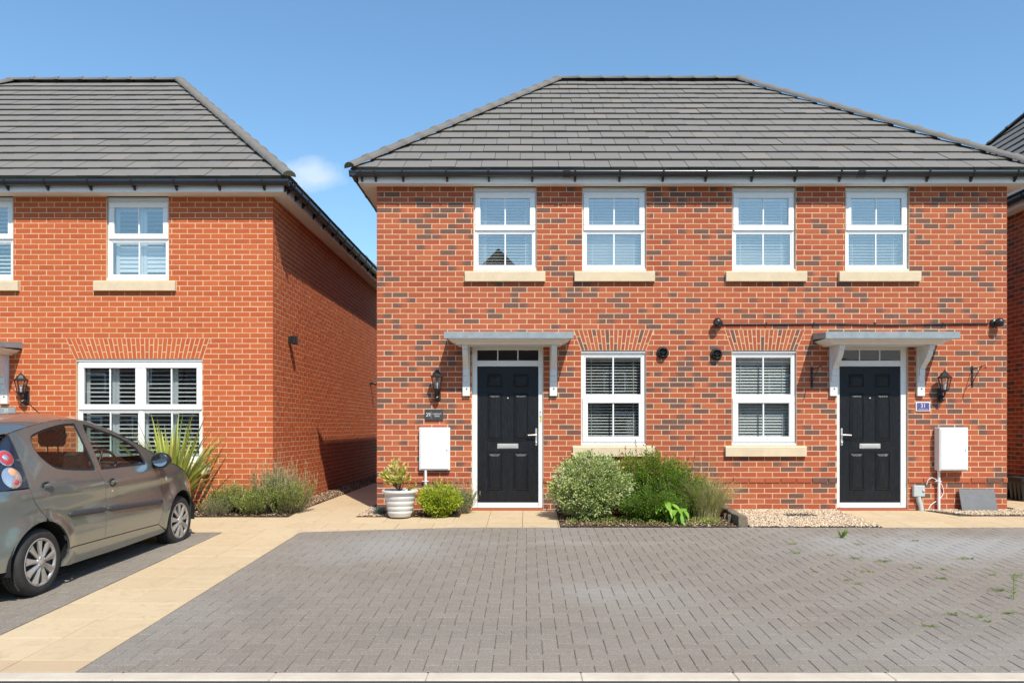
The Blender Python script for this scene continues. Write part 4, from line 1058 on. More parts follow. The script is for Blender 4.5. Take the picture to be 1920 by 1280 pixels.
# ================================================================== houses across the road (they show in the window glass)
M_FARBRICK=simple('dark_brown_brick',(.10,.062,.048),.9,var=.2,scale=12); M_FARROOF=simple('dark_roof_tile',(.07,.062,.058),.85,var=.15,scale=8)
def far_house(x0,x1,y0,depth,eave,ridge,gable_front,label):
    t=thing('house',label,'house',group='houses across the road'); w=MB(); w.box(x0,x1,y0-depth,y0,zr-.1,eave); w.build('wall',M_FARBRICK,t)
    r=MB(); xm=(x0+x1)/2; ym=y0-depth/2; o=.35
    if gable_front:
        r.add([(x0-o,y0+o,eave-.1),(x1+o,y0+o,eave-.1),(xm,y0+o,ridge),(x0-o,y0-depth-o,eave-.1),(x1+o,y0-depth-o,eave-.1),(xm,y0-depth-o,ridge)],[(0,1,2),(3,5,4),(0,2,5,3),(1,4,5,2),(0,3,4,1)])
    else:
        r.add([(x0-o,y0+o,eave-.1),(x1+o,y0+o,eave-.1),(x1+o,ym,ridge),(x0-o,ym,ridge),(x0-o,y0-depth-o,eave-.1),(x1+o,y0-depth-o,eave-.1)],[(0,1,2,3),(3,2,5,4),(0,3,4),(1,5,2),(0,4,5,1)])
    r.build('roof',M_FARROOF,t,recalc=True)
    for i in range(int((x1-x0)/2.6)):
        for z in ((1.0,2.2),(3.4,4.4)):
            xx=x0+1.0+i*2.6
            if xx+1.1<x1:
                b=MB(); b.box(xx,xx+1.1,y0+.005,y0+.05,z[0]-.4,z[1]-.4,bev=.01); f=b.build('window',M_WHITE,t)
                b=MB(); b.box(xx+.08,xx+1.02,y0+.052,y0+.056,z[0]-.32,z[1]-.48); b.build('pane',M_BLACK,f)
far_house(-4.6,2.4,-26.5,9,5.9,9.75,True,'brick house across the road whose gable is mirrored in the upper window')
far_house(3.0,15.5,-28,8,4.6,6.9,False,'low brick house across the road, right of the gabled one')
far_house(-17,-5.2,-28,8,4.6,7.1,False,'low brick house across the road, left of the gabled one')
far_house(-42,-17.5,-29,8,4.6,7.1,False,'long brick terrace across the road, furthest left')
far_house(16,44,-29,8,4.6,6.9,False,'long brick terrace across the road, furthest right')
for e,l in ((pair,(2.35,0,0)),(left,(-8.1,.14,0)),(third,(12.7,1.0,0))): rebase(e,l)
# ================================================================== fittings on the walls
def text_mesh(txt,size,font_depth=.0006):
    cu=bpy.data.curves.new('lettering','FONT'); cu.body=txt; cu.size=size; cu.align_x='CENTER'; cu.align_y='CENTER'; cu.extrude=font_depth; cu.resolution_u=3
    o=bpy.data.objects.new('lettering',cu); dg=bpy.context.evaluated_depsgraph_get(); me=bpy.data.meshes.new_from_object(o.evaluated_get(dg) if False else o); 
    bpy.data.objects.remove(o); return me
def lettering(txt,size,loc,parent,mat,sx=1.0):
    me=text_mesh(txt,size); me.materials.clear(); me.materials.append(mat)
    o=bpy.data.objects.new('lettering',me); C.objects.link(o); o.rotation_euler=(R(90),0,0); o.location=loc; o.scale=(sx,1,1)
    if parent: o.parent=parent
    return o
def lantern(x,z,y,label,tilt=0):
    """six-sided coach lantern on a curved arm with a sensor ball; z = top finial"""
    t=thing('wall_lantern',label,'lantern',(x,y,z),group='black coach lanterns beside the doors'); cy=-.135
    hexp=lambda r,z_,ph=0:[(r*math.sin(R(60*k+ph)),cy+r*math.cos(R(60*k+ph)),z_) for k in range(6)]
    m=MB()
    def loft(rings,cap=True):
        vs=[p for q in rings for p in q]; n=6; fs=[]
        for i in range(len(rings)-1):
            for k in range(n): fs.append((i*n+k,i*n+(k+1)%n,(i+1)*n+(k+1)%n,(i+1)*n+k))
        if cap: fs+=[tuple(range(n))[::-1],tuple(range((len(rings)-1)*n,len(rings)*n))]
        m.add(vs,fs)
    loft([hexp(.004,0),hexp(.009,-.012),hexp(.005,-.022),hexp(.018,-.030),hexp(.040,-.052),hexp(.062,-.085),hexp(.072,-.098),hexp(.098,-.118),hexp(.098,-.124),hexp(.085,-.128)])
    for k in range(6):
        a,b_=hexp(.082,-.126)[k],hexp(.048,-.290)[k]; m.tube([a,b_],.0055,6)
    loft([hexp(.052,-.288),hexp(.052,-.296),hexp(.040,-.304),hexp(.018,-.330),hexp(.010,-.35)])
    m.build('lantern_head',M_IRON,t,recalc=True)
    g=MB()
    for k in range(6):
        a,b_=hexp(.078,-.130),hexp(.045,-.287); g.quad(a[k],a[(k+1)%6],b_[(k+1)%6],b_[k])
    g.build('lantern_glass',M_LGLASS,t)
    g=MB(); g.lathe([(0,-.19),(.014,-.195),(.018,-.22),(.012,-.25),(.012,-.285)],12,(0,cy,0)); g.build('bulb',M_LABEL,t)
    a=MB(); a.tube([(0,cy,-.335),(0,cy,-.365),(0,cy+.03,-.385),(0,-.05,-.375),(0,-.012,-.36)],[.012,.011,.011,.012,.014],10); 
    a.box(-.042,.042,-.022,-.0,-.46,-.27,bev=.012); a.lathe([(0,-.47),(.01,-.465),(.016,-.45),(.004,-.44)],10,(0,-.012,0)); a.build('arm',M_IRON,t)
    s=MB(); s.lathe([(.0,-.035),(.022,-.03),(.034,-.012),(.036,.005),(.030,.025),(0,.034)],18,(0,-.075,-.415)); s.build('sensor',M_BLACK,t)
    s=MB(); s.lathe([(0,-.008),(.006,-.006),(.008,.0)],10,(0,-.108,-.412),'Y'); s.build('sensor_lens',M_LABEL,t)
    return t
lantern(FX(819.5)+.012,FZ(691)+.0,0,'black lantern above the slate number plate, left of door 29')
lantern(FX(1770.5)-.065,FZ(693),0,'black lantern above the purple plate, right of door 31')
lantern(LX(36)+.09,LZ(699)+.01,YL,'black lantern on the orange brick beside the canopy at the left edge')
# number plates
t=thing('number_plate','dark slate plate with number 29 between the lantern and the white meter box','sign',(FX(814),-.004,FZ(777.5)))
b=MB(); b.box(-.128,.128,-.018,0,-.079,.079,bev=.004); b.build('plate',M_SLATE,t)
lettering('29',.072,(-.081,-.0190,0),t,M_LABEL,.92); b=MB(); b.box(-.0415,-.0395,-.0190,-.0184,-.045,.045); b.build('divider',M_LABEL,t)
lettering('CHESTNUT',.026,(.045,-.0190,.012),t,M_LABEL,.95); lettering('DRIVE',.026,(.045,-.0190,-.018),t,M_LABEL)
t=thing('number_plate','small purple enamel plate with number 31 right of the right canopy bracket','sign',(FX(1729.5),-.004,FZ(762)))
b=MB(); b.box(-.104,.104,-.012,0,-.068,.068,bev=.005); b.build('plate',M_LABEL,t); b=MB(); b.box(-.088,.088,-.0150,-.0125,-.053,.053,bev=.001); b.build('panel',M_PURPLE,t)
lettering('31',.078,(0,-.0160,.010),t,M_LABEL); lettering('CHESTNUT DRIVE',.017,(0,-.0160,-.040),t,M_LABEL)
t=thing('number_plate','grey plate with number 27 on the orange brick at the left edge','sign',(LX(10),YL-.004,LZ(771.5)))
b=MB(); b.box(-.128,.128,-.014,0,-.062,.062,bev=.003); b.build('plate',M_LEAD,t); lettering('27',.062,(.0,-.0150,.016),t,M_LABEL); lettering('CHESTNUT DRIVE',.022,(0,-.0150,-.038),t,M_LABEL)
# meter boxes
def meter(x0,x1,z0,z1,label,depth,pipe):
    t=thing('meter_box',label,'meter box',((x0+x1)/2,0,z0)); w=(x1-x0)/2; h=z1-z0
    b=MB(); b.box(-w,w,-depth,-.004,0,h,bev=.008); b.build('box',M_METER,t)
    b=MB(); b.box(-w+.018,w-.018,-depth-.010,-depth-.0005,.018,h-.018,bev=.004); d=b.build('door',M_METER,t)
    b=MB(); b.lathe([(0,-.004),(.009,-.003),(.010,.002)],12,(w-.042,-depth-.0105,h*.47),'Y'); b.build('lock',M_LEAD,t)
    g=pipe-(x0+x1)/2; b=MB(); b.tube([(g,-.05,.0),(g,-.05,-z0+gz(-.1))],.0185,14); b.build('pipe',M_METER,t)
    b=MB(); b.tube([(g,-.05,-.165),(g,-.05,-.145)],.025,14); b.box(g-.05,g+.04,-.05,-.006,-.160,-.150,bev=.002); b.build('pipe_clip',M_METER,t)
meter(FX(787),FX(844.5),FZ(881),FZ(801),'white meter box left of door 29 above the pot and shrubs',.07,FX(799))
meter(FX(1751)+.0,FX(1807)-.02,FZ(881),FZ(801),'white meter box right of door 31 above the leaning slate',.15,FX(1755.5)+.01)
# grey outside box with its duct and loose cable
t=thing('junction_box','light grey cable box low on the wall just right of door 31','cable box',(FX(1722)-.02,0,FZ(930)))
b=MB(); b.box(-.08,.08,-.07,-.006,0,.158,bev=.008); b.build('box',M_GREYBOX,t)
b=MB(); b.tube([(.0,-.035,0),(.01,-.035,-.06),(.035,-.037,-.14),(.04,-.04,-.20)],.035,14); b.build('duct',M_GREYBOX,t)
b=MB(); b.lathe([(0,-.012),(.018,-.010),(.02,0)],12,(.058,-.0705,.085),'Y'); b.build('cable_gland',M_GREYBOX,t)
cb=MB(); P=[(1735,908),(1737,900),(1742,895),(1748,896),(1754,900),(1761,905),(1766,913),(1768,921),(1766,928),(1759,936),(1750,941),(1742,947),(1737,955)]
pts=[Vector((FX(a),-.03-.02*math.sin(i*.6),FZ(c))) for i,(a,c) in enumerate(P)]
def smooth(P_,k=5,closed=False):
    out=[]; n=len(P_)
    for i in range(n-1):
        p0,p1,p2,p3=P_[max(i-1,0)],P_[i],P_[i+1],P_[min(i+2,n-1)]
        for j in range(k):
            t_=j/k; out.append(0.5*((2*p1)+(p2-p0)*t_+(2*p0-5*p1+4*p2-p3)*t_*t_+(3*p1-p0-3*p2+p3)*t_**3))
    out.append(P_[-1]); return out
cb.tube(smooth(pts),.0058,8); tag(cb.build('cable',M_METER),'white cable looping round the pipe from the grey box to the ground','cable')
# flues
for x,z,lab in ((FX(1242)+.0,FZ(661),'round dark flue end on the brick right of the window of 29'),(FX(1342.5)-.0,FZ(664),'round dark flue end left of the arched window of 31')):
    t=thing('boiler_flue',lab,'flue',(x,0,z),group='round boiler flues')
    b=MB(); b.lathe([(.085,0),(.086,-.016),(.070,-.026),(.060,-.028)],28,(0,-.004,0),'Y'); b.build('collar',M_RUBBER,t)
    b=MB(); b.lathe([(.060,-.005),(.061,-.075),(.055,-.078),(.054,-.01),(0,-.008)],28,(0,-.004,0),'Y'); b.build('outer_pipe',M_BLACK,t)
    b=MB(); b.lathe([(.030,-.01),(.030,-.065),(.026,-.065),(.025,-.01)],20,(0,-.004,0),'Y'); b.box(-.052,.052,-.060,-.056,-.003,.003); b.box(-.003,.003,-.060,-.0565,-.052,.052); b.build('terminal',M_RUBBER,t)
# dome cameras with their cable
for x,z,lab in ((FX(1344),FZ(606),'black dome camera at the left end of the wall cable'),(FX(1865),FZ(606),'black dome camera at the right end of the wall cable')):
    t=thing('security_camera',lab,'security camera',(x,0,z),group='dome cameras on the right half')
    sx=-1 if x<3 else 1
    b=MB(); b.lathe([(.0,-.05),(.050,-.047),(.058,-.035),(.058,0)],24,(-sx*.02,-.004,0),'Y'); b.build('mount',M_BLACK,t)
    b=MB(); K=12; b.lathe([(0.064*math.sin(math.pi*k/K),-.064*math.cos(math.pi*k/K)) for k in range(K+1)],24,(sx*.012,-.095,.0),'Y'); b.build('dome',M_BLACK,t)
    b=MB(); b.lathe([(0,-.006),(.018,-.004),(.022,.006)],16,(sx*.034,-.150,-.012),'Y'); b.build('lens',M_CHROME if False else M_GLASS,t)
P=[(1352,608),(1400,608),(1470,607.5),(1560,607),(1600,608),(1640,609),(1700,609),(1740,608),(1800,607),(1852,607)]
b=MB(); b.tube(smooth([Vector((FX(a),-.018,FZ(c))) for a,c in P],4),.011,8); o=b.build('cable',M_BLACK); tag(o,'black cable clipped along the brick above the right canopy','cable')
for px in (1436,1525,1639,1766):
    c=MB(); c.box(-.010,.010,-.032,-.004,-.016,.022,bev=.003); k=c.build('clip',M_BLACK,o,loc=(FX(px),0,FZ(607.8)))
# hanging basket brackets
def basket(x,z,label,turn):
    t=thing('basket_bracket',label,'wall bracket',(x,-.004,z),turn,group='iron hanging basket brackets')
    b=MB(); b.box(-.016,.016,-.007,0,-.285,.012,bev=.003); b.build('back_plate',M_IRON,t)
    b=MB(); b.tube([(0,-.006,-.03),(0,-.20,-.012),(0,-.30,.0)],.0055,6); 
    ring=[Vector((0,-.318+.022*math.cos(q),-.020+.022*math.sin(q))) for q in np.linspace(1.2,7.2,16)]; b.tube(ring,.0045,6)
    b.build('arm',M_IRON,t)
    b=MB(); b.tube(smooth([Vector(p) for p in ((0,-.008,-.235),(0,-.07,-.16),(0,-.16,-.07),(0,-.25,-.004))],5),.0055,6)
    b.lathe([(0,-.012),(.012,0),(0,.012)],8,(0,-.012,-.24)); b.lathe([(0,-.012),(.012,0),(0,.012)],8,(0,-.012,-.075)); b.build('strut',M_IRON,t)
basket(FX(1521.5),FZ(689),'empty black iron basket bracket left of the right canopy, in its shade',R(4))
basket(FX(1822),FZ(688),'empty black iron basket bracket between the right lantern and the house corner',R(0))
# door extras
b=MB(); b.box(-.011,.011,-.016,0,-.04,.05,bev=.004); t=b.build('door_bell',M_LABEL,loc=(FX(1014),.034,FZ(775))); tag(t,'small white bell push on the right jamb of door 29','doorbell')
k=MB(); k.lathe([(0,-.004),(.006,-.003),(.006,0)],10,(0,-.0165,.022),'Y'); k.build('button',M_BLACK,t)
b=MB(); b.box(-.013,.013,-.006,0,-.045,.045,bev=.002); t=b.build('key_box',M_YELLOW,loc=(FX(1014),.034,FZ(784.5))); tag(t,'tiny yellow tag on the right jamb of door 29 below the bell','tag')
# leaning slate, drain cover, sleeper
t=MB(); w_=.25; t.add([(-w_,0,0),(w_,0,0),(w_,.095,.30),(-w_,.095,.30),(-w_,.02,-.004),(w_,.02,-.004),(w_,.115,.296),(-w_,.115,.296)],[(0,1,2,3),(7,6,5,4),(0,4,5,1),(1,5,6,2),(2,6,7,3),(3,7,4,0)])
M_FLAG=simple('grey_flagstone',(.16,.165,.17),.8,var=.1,scale=14,bump=.2)
o=t.build('paving_slab',M_FLAG,loc=(FX(1829.5)-.02-.25+.25,-.145,-.012)); tag(o,'square dark grey slab leaning on the wall near the right corner','slab')
t=thing('drain_cover','dark square drain cover set in the gravel under the right ground floor window','drain cover',(3.70,-.50,gz(-.5)+.018))
b=MB(); b.box(-.20,.20,-.14,.14,-.03,.0,bev=.004); b.build('lid',M_SLATE,t); b=MB()
for i in range(7): b.box(-.16+i*.05,-.135+i*.05,-.11,.11,.0005,.004,bev=.001)
b.build('rib',M_SLATE,t)
t=thing('timber_sleeper','weathered dark timber edging between the shrub bed and the gravel','timber edging',(2.70,-.75,gz(-.7)))
b=MB(); N_=14; vs=[];
for i in range(N_+1):
    y=-.64+1.28*i/N_; wv=.006*math.sin(i*2.1); hh=.125+.008*math.sin(i*1.3); g0=gz(y-.75)-gz(-.7)
    vs+=[(-.058+wv,y,g0-.05),(-.056+wv,y,g0+hh-.008),(-.046+wv,y,g0+hh),(.044+wv,y,g0+hh-.003),(.056+wv,y,g0+hh-.014),(.058+wv,y,g0-.05)]
fs=[]
for i in range(N_):
    for k in range(5): fs.append((6*i+k,6*i+k+1,6*i+7+k,6*i+6+k))
fs+=[(5,4,3,2,1,0),tuple(6*N_+k for k in range(6))]; b.add(vs,fs); b.build('beam',M_TIMBER,t,recalc=True)
b=MB(); b.box(-.11,-.070,-.33,-.29,-.03,.085,bev=.004); b.box(-.105,-.068,-.10,-.06,-.03,.075,bev=.004); b.build('peg',M_TIMBER,t)
# side wall lights of the orange house
def sidelight(y,z,s,label,kind):
    t=thing('wall_light' if kind else 'wall_spout',label,'wall light' if kind else 'overflow pipe',(CX+.003,y,z))
    if kind:
        b=MB(); b.box(.0,.05,-.04,.04,-.05,.05,bev=.004); b.build('bracket',M_BLACK,t); b=MB(); b.box(.051,.125,-.055,.055,-.068,.060,bev=.010); b.build('housing',M_BLACK,t)
    else:
        b=MB(); b.tube([(0,0,0),(.10,0,0),(.125,0,-.02),(.13,0,-.055)],.030,12); b.build('pipe',M_BLACK,t); b=MB(); b.lathe([(.05,0),(.05,.014),(.03,.016)],16,(0,0,0),'X'); b.build('collar',M_BLACK,t)
yy=lambda px:-3.6*1493/(px-987)-11.31
sidelight(yy(547),1.174+162*(11.31+yy(547))/1493,1,'black box light high on the side wall of the orange house',True)
sidelight(yy(698),1.174+81*(11.31+yy(698))/1493,1,'short black spout far down the side wall of the orange house',False)
# planters by the third house
for i,(x,y) in enumerate(((7.98,2.0),(8.02,1.45))):
    t=thing('planter_box',['black plastic planter in the gap at the right edge, the further one','black plastic planter in the gap at the right edge, nearer the camera'][i],'planter',(x,y,-.012),group='black planters in the right gap')
    b=MB(); f=lambda a,c:[(-a,-a,c),(a,-a,c),(a,a,c),(-a,a,c)]
    R_=[f(.16,0),f(.185,.30),f(.205,.31),f(.205,.37),f(.185,.372),f(.175,.33)]; vs=[p for q in R_ for p in q]; fs=[(3,2,1,0)]
    for r_ in range(5):
        for k in range(4): fs.append((r_*4+k,r_*4+(k+1)%4,(r_+1)*4+(k+1)%4,(r_+1)*4+k))
    fs.append((20,21,22,23)); b.add(vs,fs); b.build('tub',M_BLACK,t,recalc=True)
    b=MB()
    for sgn in (-1,1):
        for k in range(3): b.box(sgn*.178-.008,sgn*.178+.008,-.12+k*.10,-.09+k*.10,.02,.29,bev=.003)
    b.build('rib',M_BLACK,t)
# ================================================================== the parked car
def f_paint(t):
    n=t.noise(900,1,.5); c=t.mix(t.math('MULTIPLY',n,.5),(.20,.222,.215),(.31,.335,.325)); n2=t.noise(3,5,.6)
    pos=t.attr('pc')
    t.set(t.mix(t.math('MULTIPLY',t.remap(n2,.45,.75),.0),c,(.33,.31,.26)),0.24,metal=.66,spec=.5,Coat_Weight=1.0,Coat_Roughness=.05)
M_PAINT=mk('car_paint_greygreen',f_paint)
M_TRIM=simple('car_trim',(.045,.047,.055),.5,var=.12,spec=.4)
M_SEAM=simple('car_gap',(.008,.008,.008),.9)
M_LAMPGLASS=simple('lamp_smoke',(.022,.028,.045),.08,var=.1,spec=.6,Coat_Weight=.8)
def f_red(t): t.set((.50,.05,.07),.12,spec=.6,Coat_Weight=.6,Emission_Strength=0.0)
M_REDLENS=mk('red_lens',f_red)
M_ORANGE=simple('orange_lens',(.80,.38,.20),.12,spec=.6,Coat_Weight=.6)
M_CLEAR=simple('silver_reflector',(.80,.80,.80),.15,metal=.8)
M_COVER=simple('wheel_cover',(.46,.44,.42),.38,metal=.55,var=.08)
M_MIRROR=simple('mirror_glass',(.85,.9,.95),.02,metal=1,var=0)
cfw=Vector((0.0538,0.9976,0.037)).normalized(); crt=Vector((0.9986,-0.0538,0)).normalized(); cup=crt.cross(cfw)
car=thing('parked_car','small grey-green hatchback parked on the left bay, seen from its rear right corner','car')
car.matrix_world=Matrix(((crt.x,cfw.x,cup.x,-4.797),(crt.y,cfw.y,cup.y,-4.717),(crt.z,cfw.z,cup.z,-.221),(0,0,0,1)))
HUBR,HUBF,WR=(.050,.272),(2.412,.262),.2785
def cw(s,z):
    t=min(abs((s-1.22)/1.86),0.995); b=0.805*(1-t**7)**0.3
    if z>.86: b-=.235*((z-.86)/.56)**1.15
    if z<.40: b-=.03*(.4-z)/.2
    if s>2.3 and z>.6: b-=.05*min((s-2.3)/.6,1)*(z-.6)/.4
    # waist crease, hollow of the doors, flared arches
    b+=.010*math.exp(-((z-.80)/.06)**2)-.010*math.exp(-((z-.66)/.10)**2)*(1 if .2<s<2.2 else .4)
    for hx,hz in (HUBR,HUBF):
        d=math.hypot(s-hx,z-hz); b+=.020*math.exp(-((d-.35)/.055)**2)
    if z<.36 and .35<s<2.05: b+=.012*math.exp(-((z-.25)/.06)**2)
    return max(b,.15)
def P3(s,z,side=1,off=0): return Vector((side*(cw(s,z)+off),s,z))
def cat(P,k=4,closed=False):
    """Catmull-Rom through 2d points"""
    out=[]; n=len(P); rg=range(n) if closed else range(n-1)
    for i in rg:
        g=lambda j:P[j%n] if closed else P[min(max(j,0),n-1)]
        p0,p1,p2,p3=g(i-1),g(i),g(i+1),g(i+2)
        for j in range(k):
            t=j/k; out.append(tuple(0.5*((2*b)+(c-a)*t+(2*a-5*b+4*c-d)*t*t+(3*b-a-3*c+d)*t**3) for a,b,c,d in zip(p0,p1,p2,p3)))
    if not closed: out.append(P[-1])
    return out
def inpoly(x,y,P):
    r=False; n=len(P)
    for i in range(n):
        (x0,y0),(x1,y1)=P[i],P[(i+1)%n]
        if (y0>y)!=(y1>y) and x<(x1-x0)*(y-y0)/(y1-y0)+x0: r=not r
    return r
def dens(P,h=.03):
    out=[]; n=len(P)
    for i in range(n):
        a,b=P[i],P[(i+1)%n]; L=math.hypot(b[0]-a[0],b[1]-a[1])
        if L<1e-5: continue
        k=max(1,int(L/h))
        for j in range(k): out.append((a[0]+(b[0]-a[0])*j/k,a[1]+(b[1]-a[1])*j/k))
    return out
def inset(P,d):
    """pull a closed outline inwards by d so neighbouring panels leave a gap"""
    n=len(P); A=sum(P[i][0]*P[(i+1)%n][1]-P[(i+1)%n][0]*P[i][1] for i in range(n)); sg=1 if A>0 else -1; out=[]
    for i in range(n):
        a,b,c=P[i-1],P[i],P[(i+1)%n]; tx,ty=c[0]-a[0],c[1]-a[1]; L=math.hypot(tx,ty) or 1
        out.append((b[0]-ty/L*d*sg,b[1]+tx/L*d*sg))
    return out
def panel(name,outline,holes,mat,parent,side=1,grid=.045,off=0,lip=.022,gap=.0022,mb=None,round_lip=.004):
    O=dens(inset(dens(outline,.02),gap) if gap else outline,.03); Hs=[dens(h,.03) for h in holes]
    V=[Vector(p) for p in O]; E=[(i,(i+1)%len(O)) for i in range(len(O))]
    for h in Hs:
        b=len(V); V+=[Vector(p) for p in h]; E+=[(b+i,b+(i+1)%len(h)) for i in range(len(h))]
    x0,x1=min(p[0] for p in O),max(p[0] for p in O); y0,y1=min(p[1] for p in O),max(p[1] for p in O)
    allb=O+[q for h in Hs for q in h]; ab=np.array(allb)
    x=x0
    while x<x1:
        y=y0
        while y<y1:
            if inpoly(x,y,O) and not any(inpoly(x,y,h) for h in Hs) and np.min((ab[:,0]-x)**2+(ab[:,1]-y)**2)>(.4*grid)**2: V.append(Vector((x,y)))
            y+=grid
        x+=grid
    vo,eo,fo,*_=delaunay_2d_cdt(V,E,[],0,1e-6)
    m=mb or MB(); pts=[(v.x,v.y) for v in vo]; F=[]
    for f in fo:
        cx=sum(pts[i][0] for i in f)/3; cy=sum(pts[i][1] for i in f)/3
        if inpoly(cx,cy,O) and not any(inpoly(cx,cy,h) for h in Hs): F.append(tuple(f) if side>0 else tuple(f)[::-1])
    m.add([P3(s,z,side,off) for s,z in pts],F,smooth=True)
    for loop in [O]+Hs:
        n=len(loop); vs=[P3(s,z,side,off) for s,z in loop]+[P3(s,z,side,off-lip) for s,z in loop]
        m.add(vs,[(i,(i+1)%n,n+(i+1)%n,n+i) for i in range(n)],smooth=False)
    if mb is None: return m.build(name,mat,parent,recalc=False)
# outlines (length, height)
roofedge=[(-.045,1.338),(.10,1.366),(.256,1.391),(.43,1.413),(.6,1.427),(.857,1.429)]
roofedge2=[(.862,1.429),(1.038,1.401),(1.244,1.338),(1.436,1.268),(1.69,1.160),(1.925,1.040)]
bpil=cat([(.860,1.429),(.872,1.2),(.883,.955),(.925,.828),(.962,.694),(.963,.563),(.946,.464),(.924,.315)],3)
rseam=cat([(-.045,1.338),(-.042,1.208),(-.052,1.047),(-.062,.894),(-.042,.795),(.040,.700),(.090,.630)],3)
def arc(h,r,a0,a1,n=14): return [(h[0]+r*math.cos(R(a0+(a1-a0)*k/n)),h[1]+r*math.sin(R(a0+(a1-a0)*k/n))) for k in range(n+1)]
RA,FA=.335,.330
arch_rd=arc(HUBR,RA,78,8,12)       # part of the rear arch cut into the rear door
rwin=cat([(.160,1.235),(.172,1.285),(.225,1.322),(.442,1.366),(.657,1.391),(.800,1.392),(.845,1.375),(.852,1.20),(.858,1.00),(.845,.963),(.80,.962),(.614,.978),(.367,1.010),(.268,1.053),(.192,1.125),(.163,1.185)],3,True)
fwin=cat([(.955,1.372),(1.00,1.374),(1.165,1.326),(1.414,1.244),(1.585,1.165),(1.670,1.095),(1.715,.985),(1.712,.945),(1.66,.938),(1.30,.948),(.96,.955),(.938,.975),(.940,1.20),(.943,1.34)],3,True)
rdoor=cat(roofedge,2)+bpil[1:]+[(.64,.320),(.385,.326)]+[(p) for p in arch_rd[::-1]]+rseam[::-1][1:-1]
fdoor=cat(roofedge2,3)+cat([(1.928,.95),(1.947,.833),(1.988,.663),(1.993,.482),(1.970,.368),(1.908,.290)],3)+[(1.5,.302),(1.144,.309)]+bpil[::-1]
quarter=[(-.335,.90),(-.062,.894)]+rseam[10:]+arc(HUBR,RA,84,182,14)+cat([(-.30,.262),(-.50,.262),(-.585,.33),(-.612,.48),(-.600,.60),(-.555,.70),(-.500,.76),(-.43,.86)],3)
fender=[(1.925,1.040)]+cat([(2.02,.995),(2.148,.935),(2.368,.860),(2.60,.752),(2.80,.610),(2.905,.47),(2.955,.33),(2.93,.22),(2.83,.19)],3)+arc(HUBF,FA,-8,186,18)+[(2.06,.20),(1.985,.245),(1.912,.285)]+cat([(1.908,.290),(1.970,.368),(1.993,.482),(1.988,.663),(1.947,.833),(1.928,.95)],3)[1:-1]
sill=[(.375,.322),(.64,.316),(.924,.311),(1.144,.305),(1.5,.298),(1.905,.286),(1.985,.240),(2.055,.190),(1.98,.172),(1.2,.162),(.45,.168),(.315,.178),(.345,.23),(.372,.28)]
lamp=[(-.050,1.325)]+cat([(-.046,1.208),(-.056,1.047),(-.066,.900)],3)+[(-.335,.905)]+cat([(-.335,.905),(-.325,1.02),(-.26,1.15),(-.16,1.26),(-.050,1.325)],3)[1:-1]
